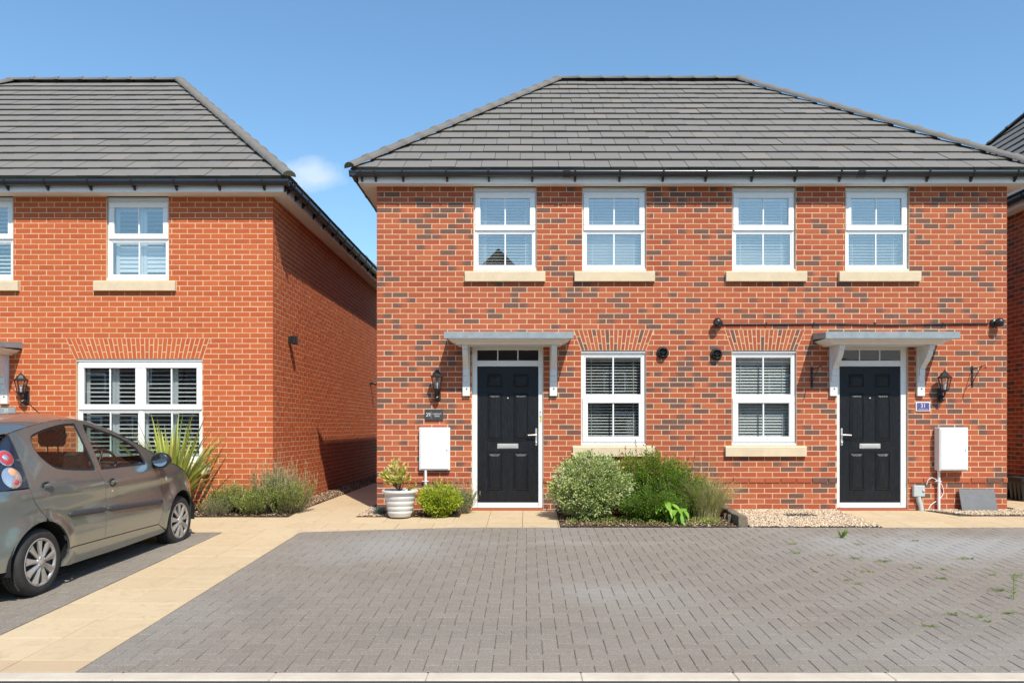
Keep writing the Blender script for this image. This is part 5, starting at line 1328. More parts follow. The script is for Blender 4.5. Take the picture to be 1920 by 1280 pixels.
for side in (1,-1):
    panel('rear_quarter',quarter,[],M_PAINT,car,side)
    d=panel('rear_door',rdoor,[rwin],M_PAINT,car,side)
    f=panel('front_door',fdoor,[fwin],M_PAINT,car,side)
    panel('front_wing',fender,[],M_PAINT,car,side)
    panel('sill',sill,[],M_PAINT,car,side)
    for o_,wn_,dn in ((d,rwin,'r'),(f,fwin,'f')):
        panel('window_glass',wn_,[],M_CARGLASS,o_,side,off=-.014,lip=.001,gap=0)
        k=MB(); ins=inset(dens(wn_,.02),.020); O=dens(wn_,.02)
        n=len(O); vs=[P3(s,z,side,-.006) for s,z in O]+[P3(s,z,side,-.011) for s,z in ins]
        k.add(vs,[((i,(i+1)%n,n+(i+1)%n,n+i) if side>0 else (i,n+i,n+(i+1)%n,(i+1)%n)) for i in range(n)],smooth=True); k.build('window_seal',M_BLACK,o_)
    lo=panel('tail_lamp',lamp,[],M_LAMPGLASS,car,side,off=.003)
    for (s,z,r1) in ((-.175,1.150,.062),(-.195,.995,.080)):
        c_=P3(s,z,side,.004); ds=P3(s+.01,z,side)-P3(s-.01,z,side); dz_=P3(s,z+.01,side)-P3(s,z-.01,side); nn=ds.cross(dz_).normalized()*side; tu=ds.normalized(); tv=nn.cross(tu).normalized()
        def disc(rr,off,name,mat,h0=0,h1=2*math.pi,bulge=.012,cx=0,cz=0):
            b=MB(); vs=[c_+tu*cx+tv*cz+nn*(off+bulge)]; K=24
            for q in (.5,.85,1.0):
                for k in range(K+1):
                    a=h0+(h1-h0)*k/K; vs.append(c_+tu*(cx+rr*q*math.cos(a))+tv*(cz+rr*q*math.sin(a))+nn*(off+bulge*(1-q*q)))
            fs=[(0,1+k,2+k) for k in range(K)]
            for j in range(2):
                for k in range(K): fs.append((1+j*(K+1)+k,1+(j+1)*(K+1)+k,2+(j+1)*(K+1)+k,2+j*(K+1)+k))
            b.add(vs,fs,smooth=True); b.build(name,mat,lo,recalc=True)
        disc(r1*1.10,0,'lamp_ring',M_CLEAR); disc(r1*.97,.004,'lamp_lens',M_REDLENS if r1<.07 else M_CLEAR)
        if r1>.07:
            disc(r1*.50,.008,'lamp_lens',M_ORANGE,cz=.036,cx=.012); disc(r1*.30,.010,'lamp_lens',M_REDLENS,cz=-.042,cx=.018)
        else: disc(r1*.45,.012,'lamp_lens',M_CLEAR,cz=.0,cx=-.01)
    # rubbing strips
    for a,b_,par in ((.405,.945,d),(.972,1.975,f)):
        m=MB(); N_=14; vs=[]
        zc=lambda s:.628-(s-.40)*.0590
        for i in range(N_+1):
            s=a+(b_-a)*i/N_; e=1.0 if 0<i<N_ else .55
            for q,dz in ((.002,-.026*e),(.015*e,-.020*e),(.018*e,0),(.015*e,.020*e),(.002,.026*e)): vs.append(P3(s,zc(s)-.012+dz,side,q))
        fs=[]
        for i in range(N_):
            for k in range(4): fs.append((5*i+k,5*i+5+k,5*i+6+k,5*i+k+1))
        fs+=[(0,1,2,3,4),tuple(5*N_+k for k in range(5))[::-1]]
        m.add(vs,fs,smooth=True); m.build('rubbing_strip',M_TRIM,par,recalc=True)
    # handles
    for s,z,par in ((.125,.892,d),(1.052,.826,f)):
        c_=P3(s,z,side)
        m=MB(); m.lathe([(.050,-.002),(.048,.004),(.030,-.002),(0,-.006)],22,(0,0,0),'X',mi=0); 
        m.v=[(side*x,y*1.05,z_*.78) for x,y,z_ in m.v]
        m2=MB(); n0=len(m2.v); m2.tube([(side*.016,-.050,.010),(side*.026,-.025,.014),(side*.028,.0,.015),(side*.026,.025,.014),(side*.014,.050,.010)],[.008,.013,.015,.013,.008],10)
        o=m.build('handle_cup',M_SEAM,par,loc=c_,recalc=True); o=m2.build('handle',M_PAINT,par,loc=c_)
    m=MB(); m.lathe([(0,.006),(.010,.005),(.013,0)],14,(0,0,0),'X'); o=m.build('door_lock',M_CHROME,f,loc=P3(1.060,.745,side)); o.scale=(side,1,1)
    m=MB(); m.lathe([(0,.008),(.018,.006),(.024,0)],16,(0,0,0),'X'); o=m.build('side_repeater',M_CLEAR,car,loc=P3(2.065,.765,side)); o.scale=(side,1,1)
    # door mirror
    mc=Vector((side*(.885),1.83,.975)); m=MB()
    rings=[]; K=20
    for (t_,rx,rz) in ((-.045,.082,.066),(-.042,.092,.076),(-.01,.100,.083),(.04,.090,.074),(.075,.060,.050),(.09,.02,.018)):
        rings.append([mc+Vector((math.cos(2*math.pi*k/K)*rx,t_,math.sin(2*math.pi*k/K)*rz)) for k in range(K)])
    vs=[p for q in rings for p in q]; fs=[(i*K+k,i*K+(k+1)%K,(i+1)*K+(k+1)%K,(i+1)*K+k) for i in range(5) for k in range(K)]; fs.append(tuple(5*K+k for k in range(K)))
    m.add(vs,fs,smooth=True)
    m.tube([mc+Vector((-side*.05,.01,-.05)),mc+Vector((-side*.11,.02,-.085)),mc+Vector((-side*.15,.03,-.09))],[.024,.022,.024],10)
    mo_=m.build('door_mirror',M_BLACK,car,recalc=True)
    g=MB(); vs=[mc+Vector((0,-.041,0))]+[mc+Vector((math.cos(2*math.pi*k/K)*.079,-.043,math.sin(2*math.pi*k/K)*.063)) for k in range(K)]
    g.add(vs,[(0,1+(k+1)%K,1+k) for k in range(K)]); g.build('mirror_glass',M_MIRROR,mo_)
# top skin: roof, windscreen, bonnet, front bumper
ED=[(-.20,1.330),(-.045,1.345),(.256,1.397),(.60,1.433),(.86,1.436),(1.04,1.408),(1.244,1.345),(1.436,1.275),(1.69,1.167),(1.925,1.046),(2.148,.941),(2.368,.866),(2.60,.758),(2.80,.616),(2.905,.475),(2.955,.335),(2.93,.225)]
CE=[(-.40,1.385),(-.20,1.442),(.25,1.475),(.62,1.492),(.97,1.482),(1.30,1.425),(1.52,1.340),(1.70,1.255),(1.94,1.125),(2.16,.985),(2.33,.955),(2.55,.905),(2.74,.810),(2.87,.690),(2.955,.51),(2.985,.35),(2.96,.225)]
ED=cat(ED,3); CE=cat(CE,3)
def skin(i0,i1,u0,u1,name,mat,off=0,parent=car,K=12):
    m=MB(); vs=[]; 
    for i in range(i0,i1+1):
        (s0,z0),(s1,z1)=ED[i],CE[i]; we=cw(s0,z0-.006)
        for k in range(K+1):
            u=u0+(u1-u0)*k/K; a=abs(u); q=1-a**2.3
            vs.append(Vector((u*we,s0+(s1-s0)*q,z0+(z1-z0)*(1-a**2.6)+off)))
    fs=[]; n=K+1
    for i in range(i1-i0):
        for k in range(K): fs.append((i*n+k,i*n+k+1,(i+1)*n+k+1,(i+1)*n+k))
    m.add(vs,fs,smooth=True); return m.build(name,mat,parent)
skin(0,15,-1,1,'roof',M_PAINT,K=24)
skin(15,27,-1,-.90,'windscreen_pillar',M_PAINT,K=4); skin(15,27,.90,1,'windscreen_pillar',M_PAINT,K=4)
skin(15,27,-.895,.895,'windscreen',M_CARGLASS,-.004,K=20)
skin(27,39,-1,1,'bonnet',M_PAINT,K=24); skin(39,48,-1,1,'front_bumper',M_PAINT,K=24)
# tailgate and rear bumper, between the two rear outlines
RL=cat([(-.20,1.330),(-.285,1.12),(-.335,1.00),(-.345,.90),(-.44,.85),(-.505,.75),(-.560,.69),(-.604,.59),(-.615,.48),(-.588,.33),(-.50,.26)],3)
def rear(i0,i1,name,mat,um=1.0,off=0):
    m=MB(); vs=[]; K=16
    for i in range(i0,i1+1):
        s0,z0=RL[i]; we=cw(s0,z0); b=(.20 if z0>1.2 else .14 if z0>.8 else .055)
        for k in range(K+1):
            u=um*(-1+2*k/K); vs.append(Vector((u*we,s0-b*(1-abs(u)**2.4)-off,z0+(.05*(1-abs(u)**2) if z0>1.3 else 0))))
    n=K+1; m.add(vs,[(i*n+k,i*n+k+1,(i+1)*n+k+1,(i+1)*n+k) for i in range(i1-i0) for k in range(K)],smooth=True); return m.build(name,mat,car,recalc=True)
rear(9,30,'tailgate',M_PAINT); rear(0,9,'rear_window',M_CARGLASS)
# wheels
def wheel(s,z,side,label=None):
    t=MB(); x0=side*.775; W_=.160
    prof=[(.195,0),(.205,.004),(.225,.006),(.255,.003),(.268,-.008),(.2785,-.024),(.2785,-.052)]
    g=[]
    for k,(a) in enumerate((-.052,-.080,-.108)): g+=[(.2785,a),(.272,a-.002),(.272,a-.007),(.2785,a-.009)]
    prof+=g+[(.2785,-.136),(.266,-.155),(.235,-.162),(.195,-.158)]
    t.lathe(prof,56,(0,0,0),'X'); 
    for a in range(0,64):       # sipes on the tread
        q=2*math.pi*a/64
        for c0,c1 in ((-.022,-.048),(-.112,-.138)):
            p=[(c0,q),(c1,q+.03)]
            u=[Vector((h,.2792*math.cos(w_),.2792*math.sin(w_))) for h,w_ in ((c0,q),(c1,q+.03),(c1,q+.045),(c0,q+.015))]
            t.add(u,[(0,1,2,3)],mi=1)
    t.v=[(side*x,y,z_) for x,y,z_ in t.v]
    o=t.build('wheel',[M_RUBBER,M_SEAM],car,loc=(x0,s,z),recalc=True)
    b=MB(); b.lathe([(0,-.035),(.19,-.035),(.198,-.02),(.200,-.002),(.190,.004),(.182,-.004),(.178,-.02)],44,(0,0,0),'X'); b.v=[(side*x,y,z_) for x,y,z_ in b.v]; b.build('rim',M_TRIM,o,recalc=True)
    c=MB(); c.lathe([(.178,-.012),(.184,.002),(.196,.005),(.201,-.001),(.200,-.012)],48,(0,0,0),'X')
    for k in range(9):
        a=2*math.pi*k/9+.2
        prof=[(.035,.065),(.085,.100),(.135,.135),(.182,.150)]
        L=[];Rr=[];Mid=[]
        for r_,hw in prof:
            h=hw*(.55 if r_<.05 else .62)/ (r_/.1+.9)*1.0
            ww=.016+.16*(r_-.035)*.95
            ww=min(ww,.050) if r_<.18 else .046
            e=Vector((0,math.cos(a),math.sin(a))); f_=Vector((0,-math.sin(a),math.cos(a)))
            dep=.016-.010*(r_/.182)
            L.append(e*r_-f_*ww+Vector((dep-.012,0,0))); Rr.append(e*r_+f_*ww*.55+Vector((dep-.004,0,0))); Mid.append(e*r_+f_*ww*.05+Vector((dep,0,0)))
        vs=L+Mid+Rr; n=4; fs=[]
        for i in range(3): fs+=[(i,i+1,n+i+1,n+i),(n+i,n+i+1,2*n+i+1,2*n+i)]
        c.add(vs,fs); bk=[p-Vector((.018,0,0)) for p in L+Rr]; c.add(L+Rr+bk,[(i,i+1,8+i+1,8+i) for i in range(3)]+[(4+i,12+i,12+i+1,4+i+1) for i in range(3)])
    c.lathe([(0,.020),(.026,.019),(.030,.015),(.045,.012),(.052,.004),(.053,-.01)],28,(0,0,0),'X')
    for k in range(4):
        a=2*math.pi*k/4+.5; q=MB(); c.lathe([(0,.018),(.008,.017),(.009,.008)],8,(0,.040*math.cos(a),.040*math.sin(a)),'X')
    c.v=[(side*x,y,z_) for x,y,z_ in c.v]; c.build('wheel_cover',M_COVER,o,recalc=True)
for side in (1,-1):
    wheel(HUBR[0],HUBR[1],side); wheel(HUBF[0],HUBF[1]-.012,side)
    for h in (HUBR,HUBF):       # arch liners
        b=MB(); b.lathe([(.352,.0),(.352,-.24)],30,(side*.775,h[0],h[1]),'X',a0=R(-8),a1=R(188)); 
        if side<0: b.v=[(2*(-.775)-x,y,z_) for x,y,z_ in b.v]
        b.lathe([(0,0),(.352,0)],30,(side*.54,h[0],h[1]),'X',a0=R(-8),a1=R(188)); b.build('wheel_arch_liner',M_SEAM,car)
b=MB(); b.box(-.70,.70,.40,2.06,.17,.22); b.box(-.54,.54,-.50,2.85,.20,.26); b.build('underbody',M_SEAM,car)
# cabin
b=MB(); b.box(-.70,.70,.42,2.05,.24,.30); b.box(-.62,.62,-.25,.30,.55,.86,bev=.03); b.build('cabin_floor',M_SEAT,car)
b=MB(); b.box(-.66,.66,1.78,2.12,.50,.90,bev=.05); b.box(-.62,.62,1.70,1.95,.86,.955,bev=.04); b.build('dashboard',M_SEAT,car)
def seat(x,s,label,w_=.24,h=.60,head=True):
    b=MB(); b.box(x-w_,x+w_,s,s+.46,.42,.56,bev=.05)
    fr=lambda a,c,d:(d,a,c); b.prism([(s-.02,.52),(s+.10,.52),(s-.02,.52+h),(s-.14,.52+h),(s-.20,.50+h)],fr,x-w_,x+w_)
    if head: b.box(x-.12,x+.12,s-.22,s-.12,.58+h,.78+h,bev=.03); b.tube([(x-.05,s-.16,.5+h),(x-.05,s-.16,.6+h)],.006,6); b.tube([(x+.05,s-.16,.5+h),(x+.05,s-.16,.6+h)],.006,6)
    return b.build('seat',M_SEAT,car,recalc=True)
seat(.36,1.02,''); seat(-.36,1.02,''); seat(.0,.28,'',.58,.50,False)
b=MB(); K=28; cc=Vector((.36,1.56,.93)); tl=R(28)
ring=[cc+Vector((.18*math.cos(2*math.pi*k/K),.18*math.sin(2*math.pi*k/K)*math.sin(tl),.18*math.sin(2*math.pi*k/K)*math.cos(tl))) for k in range(K+1)]
b.tube(ring,.014,8,cap=False); b.tube([cc,cc+Vector((0,.22,-.10))],.03,8)
for a in (200,340,90): b.tube([cc,cc+Vector((.17*math.cos(R(a)),.17*math.sin(R(a))*math.sin(tl),.17*math.sin(R(a))*math.cos(tl)))],.012,6)
b.build('steering_wheel',M_BLACK,car)
b=MB(); b.box(-.12,.12,1.42,1.45,1.22,1.285,bev=.012); b.tube([(0,1.43,1.27),(0,1.46,1.335)],.01,6); b.build('interior_mirror',M_BLACK,car)
b=MB(); b.tube([(.28,.36,1.51),(.26,.10,1.62),(.25,-.02,1.66)],[.006,.004,.003],6); 
b=MB(); b.tube([(0,1.30,1.42),(0,.98,1.62),(0,.80,1.74)],[.006,.003,.002],6); b.build('aerial',M_BLACK,car)
# ================================================================== plants
def leaves_mesh(name, pos, dirs, length, width, tone, mat, fold=.25, parent=None, droop=0.0):
    """many small pointed folded leaves: pos (N,3), dirs (N,3) growing direction"""
    pos=np.asarray(pos,float); dirs=np.asarray(dirs,float); N=len(pos); dirs/=np.linalg.norm(dirs,axis=1,keepdims=True)+1e-9
    rnd=nrg.normal(0,1,(N,3)); side=np.cross(dirs,rnd); side/=np.linalg.norm(side,axis=1,keepdims=True)+1e-9
    up=np.cross(side,dirs); L=np.asarray(length)*np.ones(N); Wd=np.asarray(width)*np.ones(N)
    base=pos; mid=pos+dirs*(L*.45)[:,None]; tip=pos+dirs*L[:,None]+np.array([0,0,-1])*(L*droop)[:,None]
    a=mid+side*(Wd*.5)[:,None]+up*(Wd*fold)[:,None]; b=mid-side*(Wd*.5)[:,None]+up*(Wd*fold)[:,None]
    V=np.stack([base,a,tip,b],1).reshape(-1,3); idx=np.arange(N)*4
    F=np.concatenate([np.stack([idx,idx+1,idx+2],1),np.stack([idx,idx+2,idx+3],1)])
    me=bpy.data.meshes.new(name); me.from_pydata(V.tolist(),[],F.tolist()); me.materials.append(mat)
    col=np.zeros((N*4,4),np.float32); col[:,0]=np.repeat(np.clip(tone,0,1),4)
    me.attributes.new('pc','FLOAT_COLOR','POINT').data.foreach_set('color',col.ravel())
    o=bpy.data.objects.new(name,me); C.objects.link(o)
    if parent: o.parent=parent
    return o
def bush(root, rx,ry,rz, zc, nleaf, L, Wd, mat, tone=(.5,.25), clumps=60, stem_mat=None, lump=.16, flat_bottom=True, name='foliage', seed=1, keep=None):
    """rounded bush: leaves gathered in shoots that reach the outside of the crown at uneven heights"""
    r=np.random.default_rng(seed); P=[];D=[];T=[]; stems=MB(); per=max(4,nleaf//clumps)
    for c in range(clumps):
        v=r.normal(0,1,3); v/=np.linalg.norm(v); v[2]=abs(v[2])*1.05-.34 if r.random()<.75 else v[2]
        if v[1]>0.35 and r.random()<.7: v[1]=-v[1]
        v/=np.linalg.norm(v); k=r.uniform(.72,1.0+lump)
        e=np.array([v[0]*rx*k,v[1]*ry*k,zc+v[2]*rz*k]); 
        if keep is not None and not keep(e): continue
        b0=np.array([v[0]*rx*.12,v[1]*ry*.12,.01]); mid=(b0+e)/2+np.array([0,0,.06*rz])+r.normal(0,.02,3)
        stems.tube([tuple(b0),tuple(mid),tuple(e)],[.006,.004,.002],4,cap=False)
        tc_=r.normal(tone[0],tone[1]*.6); n=int(per*r.uniform(.6,1.4))
        for i in range(n):
            t=1-abs(r.normal(0,.30)); t=max(t,.15); p=b0*(1-t)**2+2*mid*t*(1-t)+e*t*t; spread=.04+.055*min(rx,rz)*2*(1.15-t*.6)
            off=r.normal(0,1,3); off/=np.linalg.norm(off); p=p+off*spread*r.uniform(.2,1.0)
            if p[2]<.01: p[2]=.01+r.random()*.03
            d=off*.8+v*.7+np.array([0,-.15,.25]); P.append(p);D.append(d);T.append(tc_+r.normal(0,tone[1]))
    P=np.array(P); n=len(P)
    o=leaves_mesh(name,P,D,L*r.uniform(.6,1.25,n),Wd*r.uniform(.7,1.2,n),np.array(T),mat,parent=root); o['kind']='stuff'
    stems.build('stems',stem_mat or M_STEM,root)
    return o
def spikes(root, nst, base_r, h, lean, nl, L, Wd, mat, tone=(.5,.25), name='foliage', seed=1, stem_mat=None, start=.1, curve=.3, sx=1.0, sy=1.0, flower=None, ang=.6, hjit=.3):
    """plant of many upright stems clothed in narrow leaves (lavender, rosemary, hebe)"""
    r=np.random.default_rng(seed); P=[];D=[];T=[]; S_=MB(); Fp=[];Fd=[]
    for i in range(nst):
        a=r.uniform(0,2*math.pi); q=math.sqrt(r.random()); b0=np.array([math.cos(a)*base_r*q*sx,math.sin(a)*base_r*q*sy,.0]); hh=h*r.uniform(1-hjit,1+hjit*.6)*(1-.25*q)
        dl=lean*q*r.uniform(.6,1.3); e=b0+np.array([math.cos(a)*dl*sx,math.sin(a)*dl*sy,hh]); m_=(b0+e)/2+np.array([math.cos(a)*dl*curve*.4,math.sin(a)*dl*curve*.4,-.05*hh])+r.normal(0,.012,3)
        S_.tube([tuple(b0),tuple(m_),tuple(e)],[.004,.003,.0015],4,cap=False); tc_=r.normal(tone[0],tone[1]*.7)
        for k in range(nl):
            t=start+(1-start)*r.random()**.8; p=b0*(1-t)**2+2*m_*t*(1-t)+e*t*t; ax=2*(1-t)*(m_-b0)+2*t*(e-m_); ax/=np.linalg.norm(ax)+1e-9
            o_=r.normal(0,1,3); o_/=np.linalg.norm(o_); P.append(p+o_*.004); D.append(ax+o_*ang); T.append(tc_+r.normal(0,tone[1]*.6)+.2*(t-.5))
        if flower and r.random()<flower[0]:
            tp=e+np.array([0,0,1])*flower[1]*r.uniform(.5,1.2)+r.normal(0,.02,3); S_.tube([tuple(e),tuple(tp)],[.0016,.001],4,cap=False,mi=1)
            for k in range(7): Fp.append(tp-np.array([0,0,1])*k*.008+r.normal(0,.003,3)); Fd.append(r.normal(0,1,3)+np.array([0,0,1.2]))
    n=len(P); o=leaves_mesh(name,P,D,L*r.uniform(.6,1.3,n),Wd*r.uniform(.7,1.3,n),np.array(T),mat,parent=root); o['kind']='stuff'
    S_.build('stems',[stem_mat or M_STEM,M_FLOWERSTEM],root)
    if Fp:
        n=len(Fp); o=leaves_mesh('flower_heads',Fp,Fd,.014*np.ones(n),.007,np.full(n,.6),L_STRAW,parent=root); o['kind']='stuff'
def blades(root, n, base_r, h, spread, width, mat, tone=(.5,.25), seed=1, name='blades', sx=1,sy=1, droop=.35, hj=.35):
    r=np.random.default_rng(seed); V=[];F=[];T=[]; K=5
    for i in range(n):
        a=r.uniform(0,2*math.pi); q=math.sqrt(r.random()); b0=np.array([math.cos(a)*base_r*q*sx,math.sin(a)*base_r*q*sy,0]); hh=h*r.uniform(1-hj,1+hj*.5); sp=spread*r.uniform(.1,1.2)*(.3+q)
        a2=a+r.normal(0,.5); d=np.array([math.cos(a2)*sx,math.sin(a2)*sy,0]); sd=np.array([-math.sin(a2),math.cos(a2),0]); sd=sd*math.cos(.9*i)+np.array([0,0,.3])*math.sin(i); sd/=np.linalg.norm(sd)
        tn=np.clip(r.normal(*tone),0,1); b=len(V)
        for k in range(K):
            t=k/(K-1); p=b0+d*sp*t**1.8+np.array([0,0,hh*(t-droop*t**3*.5)]); w_=width*(1-t**2)*.5+.0004
            V+= [p-sd*w_,p+sd*w_]; T+=[tn+.1*t]*2
        F+=[(b+2*k,b+2*k+1,b+2*k+3,b+2*k+2) for k in range(K-1)]
    me=bpy.data.meshes.new(name); me.from_pydata(np.array(V).tolist(),[],F); me.materials.append(mat); col=np.zeros((len(V),4),np.float32); col[:,0]=np.clip(T,0,1)
    me.attributes.new('pc','FLOAT_COLOR','POINT').data.foreach_set('color',col.ravel())
    o=bpy.data.objects.new(name,me); C.objects.link(o); o.parent=root; o['kind']='stuff'; return o
def at(x,y): return (x,y,gz(y)+.004)

# variegated bush beside door 29
t=thing('variegated_bush','big rounded cream and green variegated bush right of door 29','shrub',at(.865,-.74))
bush(t,.52,.44,.43,.41,26000,.036,.022,L_VARIEG,(.52,.26),clumps=420,seed=3,lump=.15)
bush(t,.24,.22,.20,.68,3000,.034,.020,L_VARIEG,(.50,.26),clumps=50,seed=4,lump=.25,name='top_foliage')
# deep green shrub with bronze tips behind it
t=thing('green_shrub','dark green shrub with bronze tips under the window sill of 29, behind the cream bush','shrub',at(1.66,-.56))
bush(t,.52,.34,.44,.44,17000,.034,.019,L_DARK,(.62,.3),clumps=300,seed=5,lump=.16)
spikes(t,60,.30,.93,.20,22,.028,.013,L_RED,(.5,.3),seed=6,sx=1.4,sy=.7,start=.72,name='bronze_tips')
# lower blue-green shrub to its right
t=thing('low_green_shrub','low fine-leaved green shrub in the middle of the bed, front of the dark green one','shrub',at(1.62,-1.0))
bush(t,.44,.26,.24,.23,9000,.026,.014,L_DARK,(.42,.25),clumps=190,seed=7,lump=.12)
t=thing('hebe_shrub','mid green shrub with small leaves leaning right, left of the straw grass','shrub',at(2.10,-.70))
bush(t,.34,.28,.31,.31,8000,.026,.013,L_DARK,(.55,.28),clumps=160,seed=8,lump=.25); spikes(t,70,.22,.66,.30,22,.024,.010,L_ROSE,(.5,.25),seed=48,sx=1.2,sy=.9,ang=.9,name='loose_shoots',flower=(.1,.08))
# straw grass
t=thing('ornamental_grass','tuft of straw coloured grass at the right end of the shrub bed, by the timber edging','grass',at(2.36,-.80))
blades(t,1700,.16,.56,.30,.005,L_STRAW,(.5,.3),seed=9,sx=1.1)
blades(t,26,.10,1.0,.28,.0025,L_STRAW,(.75,.1),seed=10,name='seed_stalks',droop=.1,hj=.3)
r_=np.random.default_rng(77); P=[];D=[];T=[]
for c in range(95):
    x=r_.uniform(.48,2.5); y=r_.uniform(-1.36,-.9) if r_.random()<.75 else r_.uniform(-1.38,-.4); n=int(r_.integers(8,26)); t0=r_.uniform(.2,.8)
    for k in range(n): P.append((x+r_.normal(0,.035),y+r_.normal(0,.03),gz(y)+r_.uniform(.006,.06))); D.append(r_.normal(0,1,3)+np.array([0,0,.7])); T.append(t0+r_.normal(0,.2))
n=len(P); o=leaves_mesh('ground_cover',P,D,.026*r_.uniform(.6,1.3,n),.012,np.array(T),L_ROSE); o['kind']='stuff'; tag(o,'sparse low green growth among the bark along the front of the shrub bed','ground cover')
# broad-leaved young plant: every leaf its own part
def broad_leaf(L,Wd,bend):
    m=MB(); K=7; vs=[]
    for k in range(K):
        t_=k/(K-1); w_=Wd*math.sin(math.pi*min(t_*.93+.07,1))**.8*.5; z=-bend*t_*t_*L; 
        vs+=[(-w_,t_*L,z+w_*.28),(0,t_*L,z),(w_,t_*L,z+w_*.28)]
    fs=[]
    for k in range(K-1): fs+=[(3*k,3*k+1,3*k+4,3*k+3),(3*k+1,3*k+2,3*k+5,3*k+4)]
    m.add(vs,fs,(rng.random(),0,0,0),smooth=True); return m
t=thing('broad_leaved_plant','low plant with fresh light green pointed leaves at the front edge of the shrub bed','plant',at(1.88,-1.18))
for i in range(34):
    m=broad_leaf(rng.uniform(.13,.20),rng.uniform(.055,.078),rng.uniform(.35,.9)); o=m.build('leaf',L_BROAD,t)
    cl=rng.choice([(-.20,.06,.20),(.0,-.03,.22),(.10,-.05,.16),(-.07,.03,.24)])
    o.location=(cl[0]+rng.uniform(-.04,.04),cl[1]+rng.uniform(-.03,.03),cl[2]+rng.uniform(-.04,.04)); o.rotation_euler=(R(rng.uniform(-30,10)),R(rng.uniform(-20,20)),rng.choice([rng.uniform(0,6.28),rng.uniform(2.0,4.3)]))
b=MB()
for (x,y,z) in ((-.20,.06,.18),(.0,-.03,.20),(.10,-.05,.14),(-.07,.03,.22)): b.tube([(x*.3,y*.3,0),(x*.8,y*.8,z*.6),(x,y,z)],[.006,.005,.004],6)
b.build('stalk',L_BROAD,t)
# golden bush and lavender by the meter box
t=thing('golden_bush','small golden green bush left of door 29, below the white meter box','shrub',at(-1.17,-.56))
bush(t,.27,.25,.21,.22,5200,.036,.021,L_GOLD,(.55,.25),clumps=110,seed=12,lump=.15)
t=thing('lavender','grey green lavender between the golden bush and the door 29 frame','shrub',at(-1.05,-.28))
spikes(t,200,.17,.34,.10,30,.028,.008,L_GREY,(.55,.25),seed=13,sx=1.4,sy=.7,flower=(.45,.16),ang=.5)
t=thing('blue_tuft','little blue grey tuft on the gravel at the house corner, left of the pot','plant',at(-1.99,-.42))
blades(t,420,.06,.13,.10,.004,L_BLUE,(.5,.25),seed=14,droop=.5)
# the pot
t=thing('plant_pot','round off-white ribbed pot with a yellow leaved shrub, left of door 29','plant pot',at(-1.69,-.66))
prof=[(0,.006),(.128,.006),(.142,.012),(.150,.028)]
lv=[(.036,.150,.163),(.090,.158,.176),(.152,.170,.190),(.222,.184,.205),(.292,.200,.216)]
for i,(z,r0,r1) in enumerate(lv[:-1]):
    z2=lv[i+1][0]; 
    for q in (.12,.3,.5,.7,.88): prof.append((r0+(r1-r0)*q+.010*math.sin(math.pi*q),z+(z2-z)*q))
    prof.append((lv[i+1][1]-.001,z2))
prof+=[(.206,.315),(.212,.325),(.238,.330),(.243,.338),(.241,.362),(.232,.368),(.215,.362),(.208,.340),(.19,.325)]
b=MB(); b.lathe(prof,56); b.build('pot_body',M_POT,t,recalc=True)
b=MB(); b.lathe([(0,.336),(.12,.333),(.206,.330)],28); b.build('compost',M_SOIL,t)
t2=thing('potted_shrub','yellow leaved little shrub growing in the off-white pot','plant',(at(-1.69,-.66)[0],-.66,gz(-.66)+.33))
b=MB(); P=[];D=[];r=np.random.default_rng(21)
for i in range(24):
    a=r.uniform(0,6.28); e=np.array([math.cos(a)*r.uniform(.03,.19)-.01,math.sin(a)*r.uniform(.02,.14),r.uniform(.12,.34)]); 
    if i<3: e=np.array([-.19+.02*i,0,.22-.02*i])
    if i==4: e=np.array([.17,-.03,.07])
    b.tube([(0,0,0),tuple(e*.5+np.array([0,0,.02])),tuple(e)],[.005,.004,.002],5)
    for k in range(15): 
        o_=r.normal(0,1,3); o_/=np.linalg.norm(o_); tt=r.uniform(.45,1.05); P.append(e*tt+o_*.014); D.append(o_+np.array([0,-.2,.5])+e/np.linalg.norm(e)*.6)
b.build('stems',M_STEM,t2); t2.scale=(1.2,1.2,1.2); n=len(P); leaves_mesh('foliage',P,D,.068*r.uniform(.6,1.2,n),.032,r.random(n),L_POTTED,parent=t2)
# shrubs at the foot of the orange house
for (x,y,sx,h,nst,sd,mt,lab,nm) in ((-4.10,-.18,1.1,.44,230,31,L_ROSE,'olive green low shrub at the left corner bed, nearest the car','rosemary_bush'),
    (-3.75,-.30,1.0,.34,190,32,L_ROSE,'low yellowish green shrub between the two taller grey green ones','santolina_bush'),
    (-3.52,-.05,1.0,.66,190,33,L_GREY,'tall grey green lavender with dry flower stems against the orange house corner','lavender'),
    (-3.36,-.24,1.05,.50,290,34,L_ROSE,'dense grey green bush at the right end of the corner bed, spilling on the path','lavender')):
    t=thing(nm,lab,'shrub',at(x,y)); tn=(.5,.28) if mt is L_ROSE else (.55,.25)
    bush(t,.21*sx,.19,h*.42,h*.40,int(nst*22),.026,.010,mt,tn,clumps=nst//2,seed=sd+100,lump=.2)
    spikes(t,int(nst*.5),.20,h*.95,.20,30,.026,.009,mt,tn,seed=sd,sx=sx,sy=.9,flower=(.5,.20) if h>.45 else (.1,.08),ang=.9,start=.35 if h>.6 else .1,name='shoots')
t=thing('small_herb','small bluish green herb in front of the low shrubs beside the car','plant',at(-4.22,-.45))
spikes(t,90,.13,.24,.14,24,.026,.005,L_GREY,(.3,.2),seed=36)
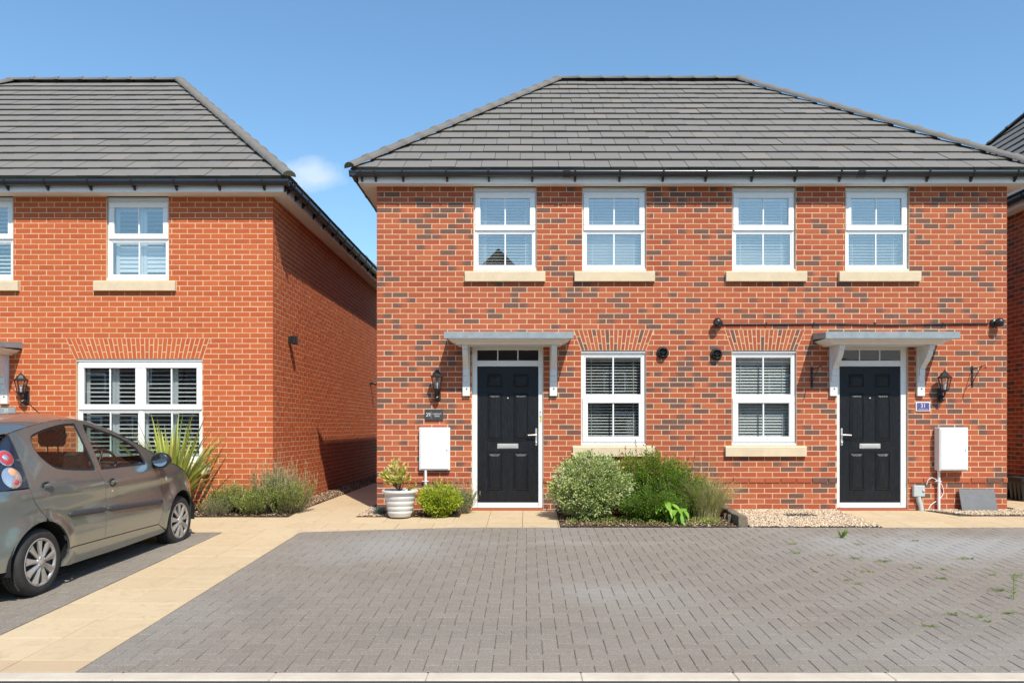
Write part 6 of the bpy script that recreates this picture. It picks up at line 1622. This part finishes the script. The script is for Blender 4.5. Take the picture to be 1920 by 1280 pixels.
# sword-leaved phormium under the orange house window: each blade a part
t=thing('spiky_plant','large clump of upright yellow green sword leaves between the car and the orange house window','plant',at(-4.84,-.46))
r=random.Random(5)
def sword(L,Wd,lean,az,curl,tone,tear=0):
    m=MB(); K=11; vs=[]; d=Vector((math.cos(az),math.sin(az),0)); 
    for k in range(K):
        t_=k/(K-1); th=lean*(.35+.65*t_)+curl*t_*t_; 
        if k==0: p=Vector((0,0,0)); 
        else: p=p+(d*math.sin(th)+Vector((0,0,math.cos(th))))*(L/(K-1))
        w_=Wd*(.45+.9*t_)*.5 if t_<.55 else Wd*.5*.945*(1-((t_-.55)/.45)**1.6)+.0012
        sd=Vector((-math.sin(az),math.cos(az),0)); nm_=(d*math.cos(th)-Vector((0,0,math.sin(th))))
        vs+=[p-sd*w_+nm_*w_*.45,p,p+sd*w_+nm_*w_*.45]
    fs=[]
    for k in range(K-1): fs+=[(3*k,3*k+1,3*k+4,3*k+3),(3*k+1,3*k+2,3*k+5,3*k+4)]
    m.add(vs,fs,(tone,0,0,0),smooth=True); return m
SW=[]
for i in range(92):
    az=r.uniform(0,2*math.pi); lean=r.uniform(.05,1.05); SW.append((r.uniform(1.0,1.45),r.uniform(.030,.050),lean,az,r.uniform(-.05,.25),r.random()))
SW+=[(1.5,.050,.42,-.12,.06,.35),(1.42,.048,.50,.1,.1,.45),(1.45,.042,.30,-.3,.05,.3),(1.1,.038,.85,-.15,.35,.6),(1.0,.040,.95,-.35,.5,.95),(.92,.036,1.05,-.05,.40,.9),
     (1.0,.034,1.25,.02,.10,.2),(.95,.030,1.38,-.08,.05,.3),(1.1,.04,.12,-.6,.0,.4),(1.18,.042,.06,.4,.02,.3),(1.05,.04,.2,3.0,.05,.5),(1.1,.04,.33,3.2,.1,.4)]
for L_,Wd,lean,az,curl,tone in SW:
    o=sword(L_,Wd,lean,az,curl,tone).build('leaf',L_PHOR,t); o.location=(.05*math.cos(az)*r.uniform(.3,1.4),.05*math.sin(az),.0)
# house plant inside the window of 29
t=thing('house_plant','yellow green strappy house plant behind the blind of the ground floor window of 29','plant',(FX(1141),.36,.93))
for L_,Wd,lean,az,curl in ((.52,.016,.30,3.1,.25),(.42,.014,.10,.3,.2),(.5,.014,.35,0.2,.7),(.36,.014,.2,2.6,.3)):
    sword(L_,Wd,lean,az,curl,.9).build('leaf',L_WEED,t)
b=MB(); b.lathe([(0,0),(.05,0),(.065,.07),(.058,.07),(.05,.06),(0,.06)],16); b.build('pot',M_WHITE,t)
# weeds in the paving joints
def gxy(px,py): Y=1.68*1493/(py-734); return ((px-987)*Y/1493,Y-11.31)
k=0
WL=[]
for (px,py,s) in ((1485,1020,1.0),(1494,1037,.8),(1612,1021,.9),(1715,1014,.9),(1606,1047,1.1),(1655,1053,1.3),(1624,1072,.9),(1607,1095,.9),(1588,1088,.6),(1765,1085,1.1),(1720,1065,.8),(1768,1068,.7),
       (1906,1079,1.0),(1862,1078,.7),(1785,1152,1.1),(1742,1174,1.0),(1836,1157,.8),(1895,1150,1.2),(1558,1041,.7),(1530,1072,.5),(1808,1048,1.4),(1870,1107,1.5),(1850,1166,.6),(1345,1096,.01)):
    if s<.1: continue
    x,y=gxy(px,py); lab='tiny flat weed in a joint of the block paving, right side of the driveway'
    if (px,py)==(1808,1048): lab='fuller dark green weed tuft by itself in the pale patch of the right driveway'
    if (px,py)==(1870,1107): lab='spreading light green weed left of the tallest weed stalk'
    tw=thing('weed',lab,'weed',at(x,y),group='weeds in the block paving'); WL.append((px,tw,lab))
    s*=.8; n=int(20*s)+6; a=nrg.uniform(0,6.28,n); 
    if s<1.35: D=np.stack([np.cos(a)*1.6,np.sin(a)*.5,nrg.uniform(.05,.5,n)],1); P=np.stack([nrg.normal(0,.040*s,n),nrg.normal(0,.010,n),nrg.uniform(0,.006,n)],1)
    else: D=np.stack([np.cos(a),np.sin(a),nrg.uniform(.3,1.6,n)],1); P=np.stack([nrg.normal(0,.025*s,n),nrg.normal(0,.015,n),nrg.uniform(0,.012,n)],1)
    leaves_mesh('leaves',P,D,.030*s+.008,.008,nrg.random(n)*.7,L_WEED,parent=tw)
ORD='leftmost,second,third,fourth,fifth,sixth,seventh,eighth,ninth,tenth,eleventh,twelfth,thirteenth,fourteenth,fifteenth,sixteenth,seventeenth,eighteenth,nineteenth,twentieth,twenty-first,rightmost'.split(',')
WL=sorted([w for w in WL if w[2].startswith('tiny')],key=lambda w:w[0])
for i,(px,tw,lab) in enumerate(WL): tw['label']='tiny flat weed in a driveway paving joint, '+(ORD[i]+' of the tiny ones' if i in (0,) else ('rightmost of the tiny ones' if i==len(WL)-1 else ORD[i]+' tiny one from the left'))
x,y=gxy(1579,1008); t=thing('weed','single upright weed rosette near the gravel edge of the driveway','weed',at(x,y),group='weeds in the block paving')
n=16; a=nrg.uniform(0,6.28,n); leaves_mesh('leaves',np.zeros((n,3)),np.stack([np.cos(a)*.5,np.sin(a)*.5,nrg.uniform(.5,1.6,n)],1),.12*nrg.uniform(.6,1.1,n),.022,nrg.random(n),L_WEED,parent=t)
x,y=gxy(1901,1123); t=thing('weed','tallest thin weed stalk at the right edge of the driveway','weed',at(x,y),group='weeds in the block paving')
b=MB(); b.tube([(0,0,0),(-.005,0,.10),(.01,0,.20)],[.003,.002,.001],5); b.build('stalk',L_WEED,t)
n=30; P=np.stack([nrg.normal(0,.006,n),nrg.normal(0,.006,n),nrg.uniform(.01,.20,n)],1); a=nrg.uniform(0,6.28,n); leaves_mesh('leaves',P,np.stack([np.cos(a),np.sin(a),nrg.uniform(.2,.9,n)],1),.035,.009,nrg.random(n),L_WEED,parent=t)
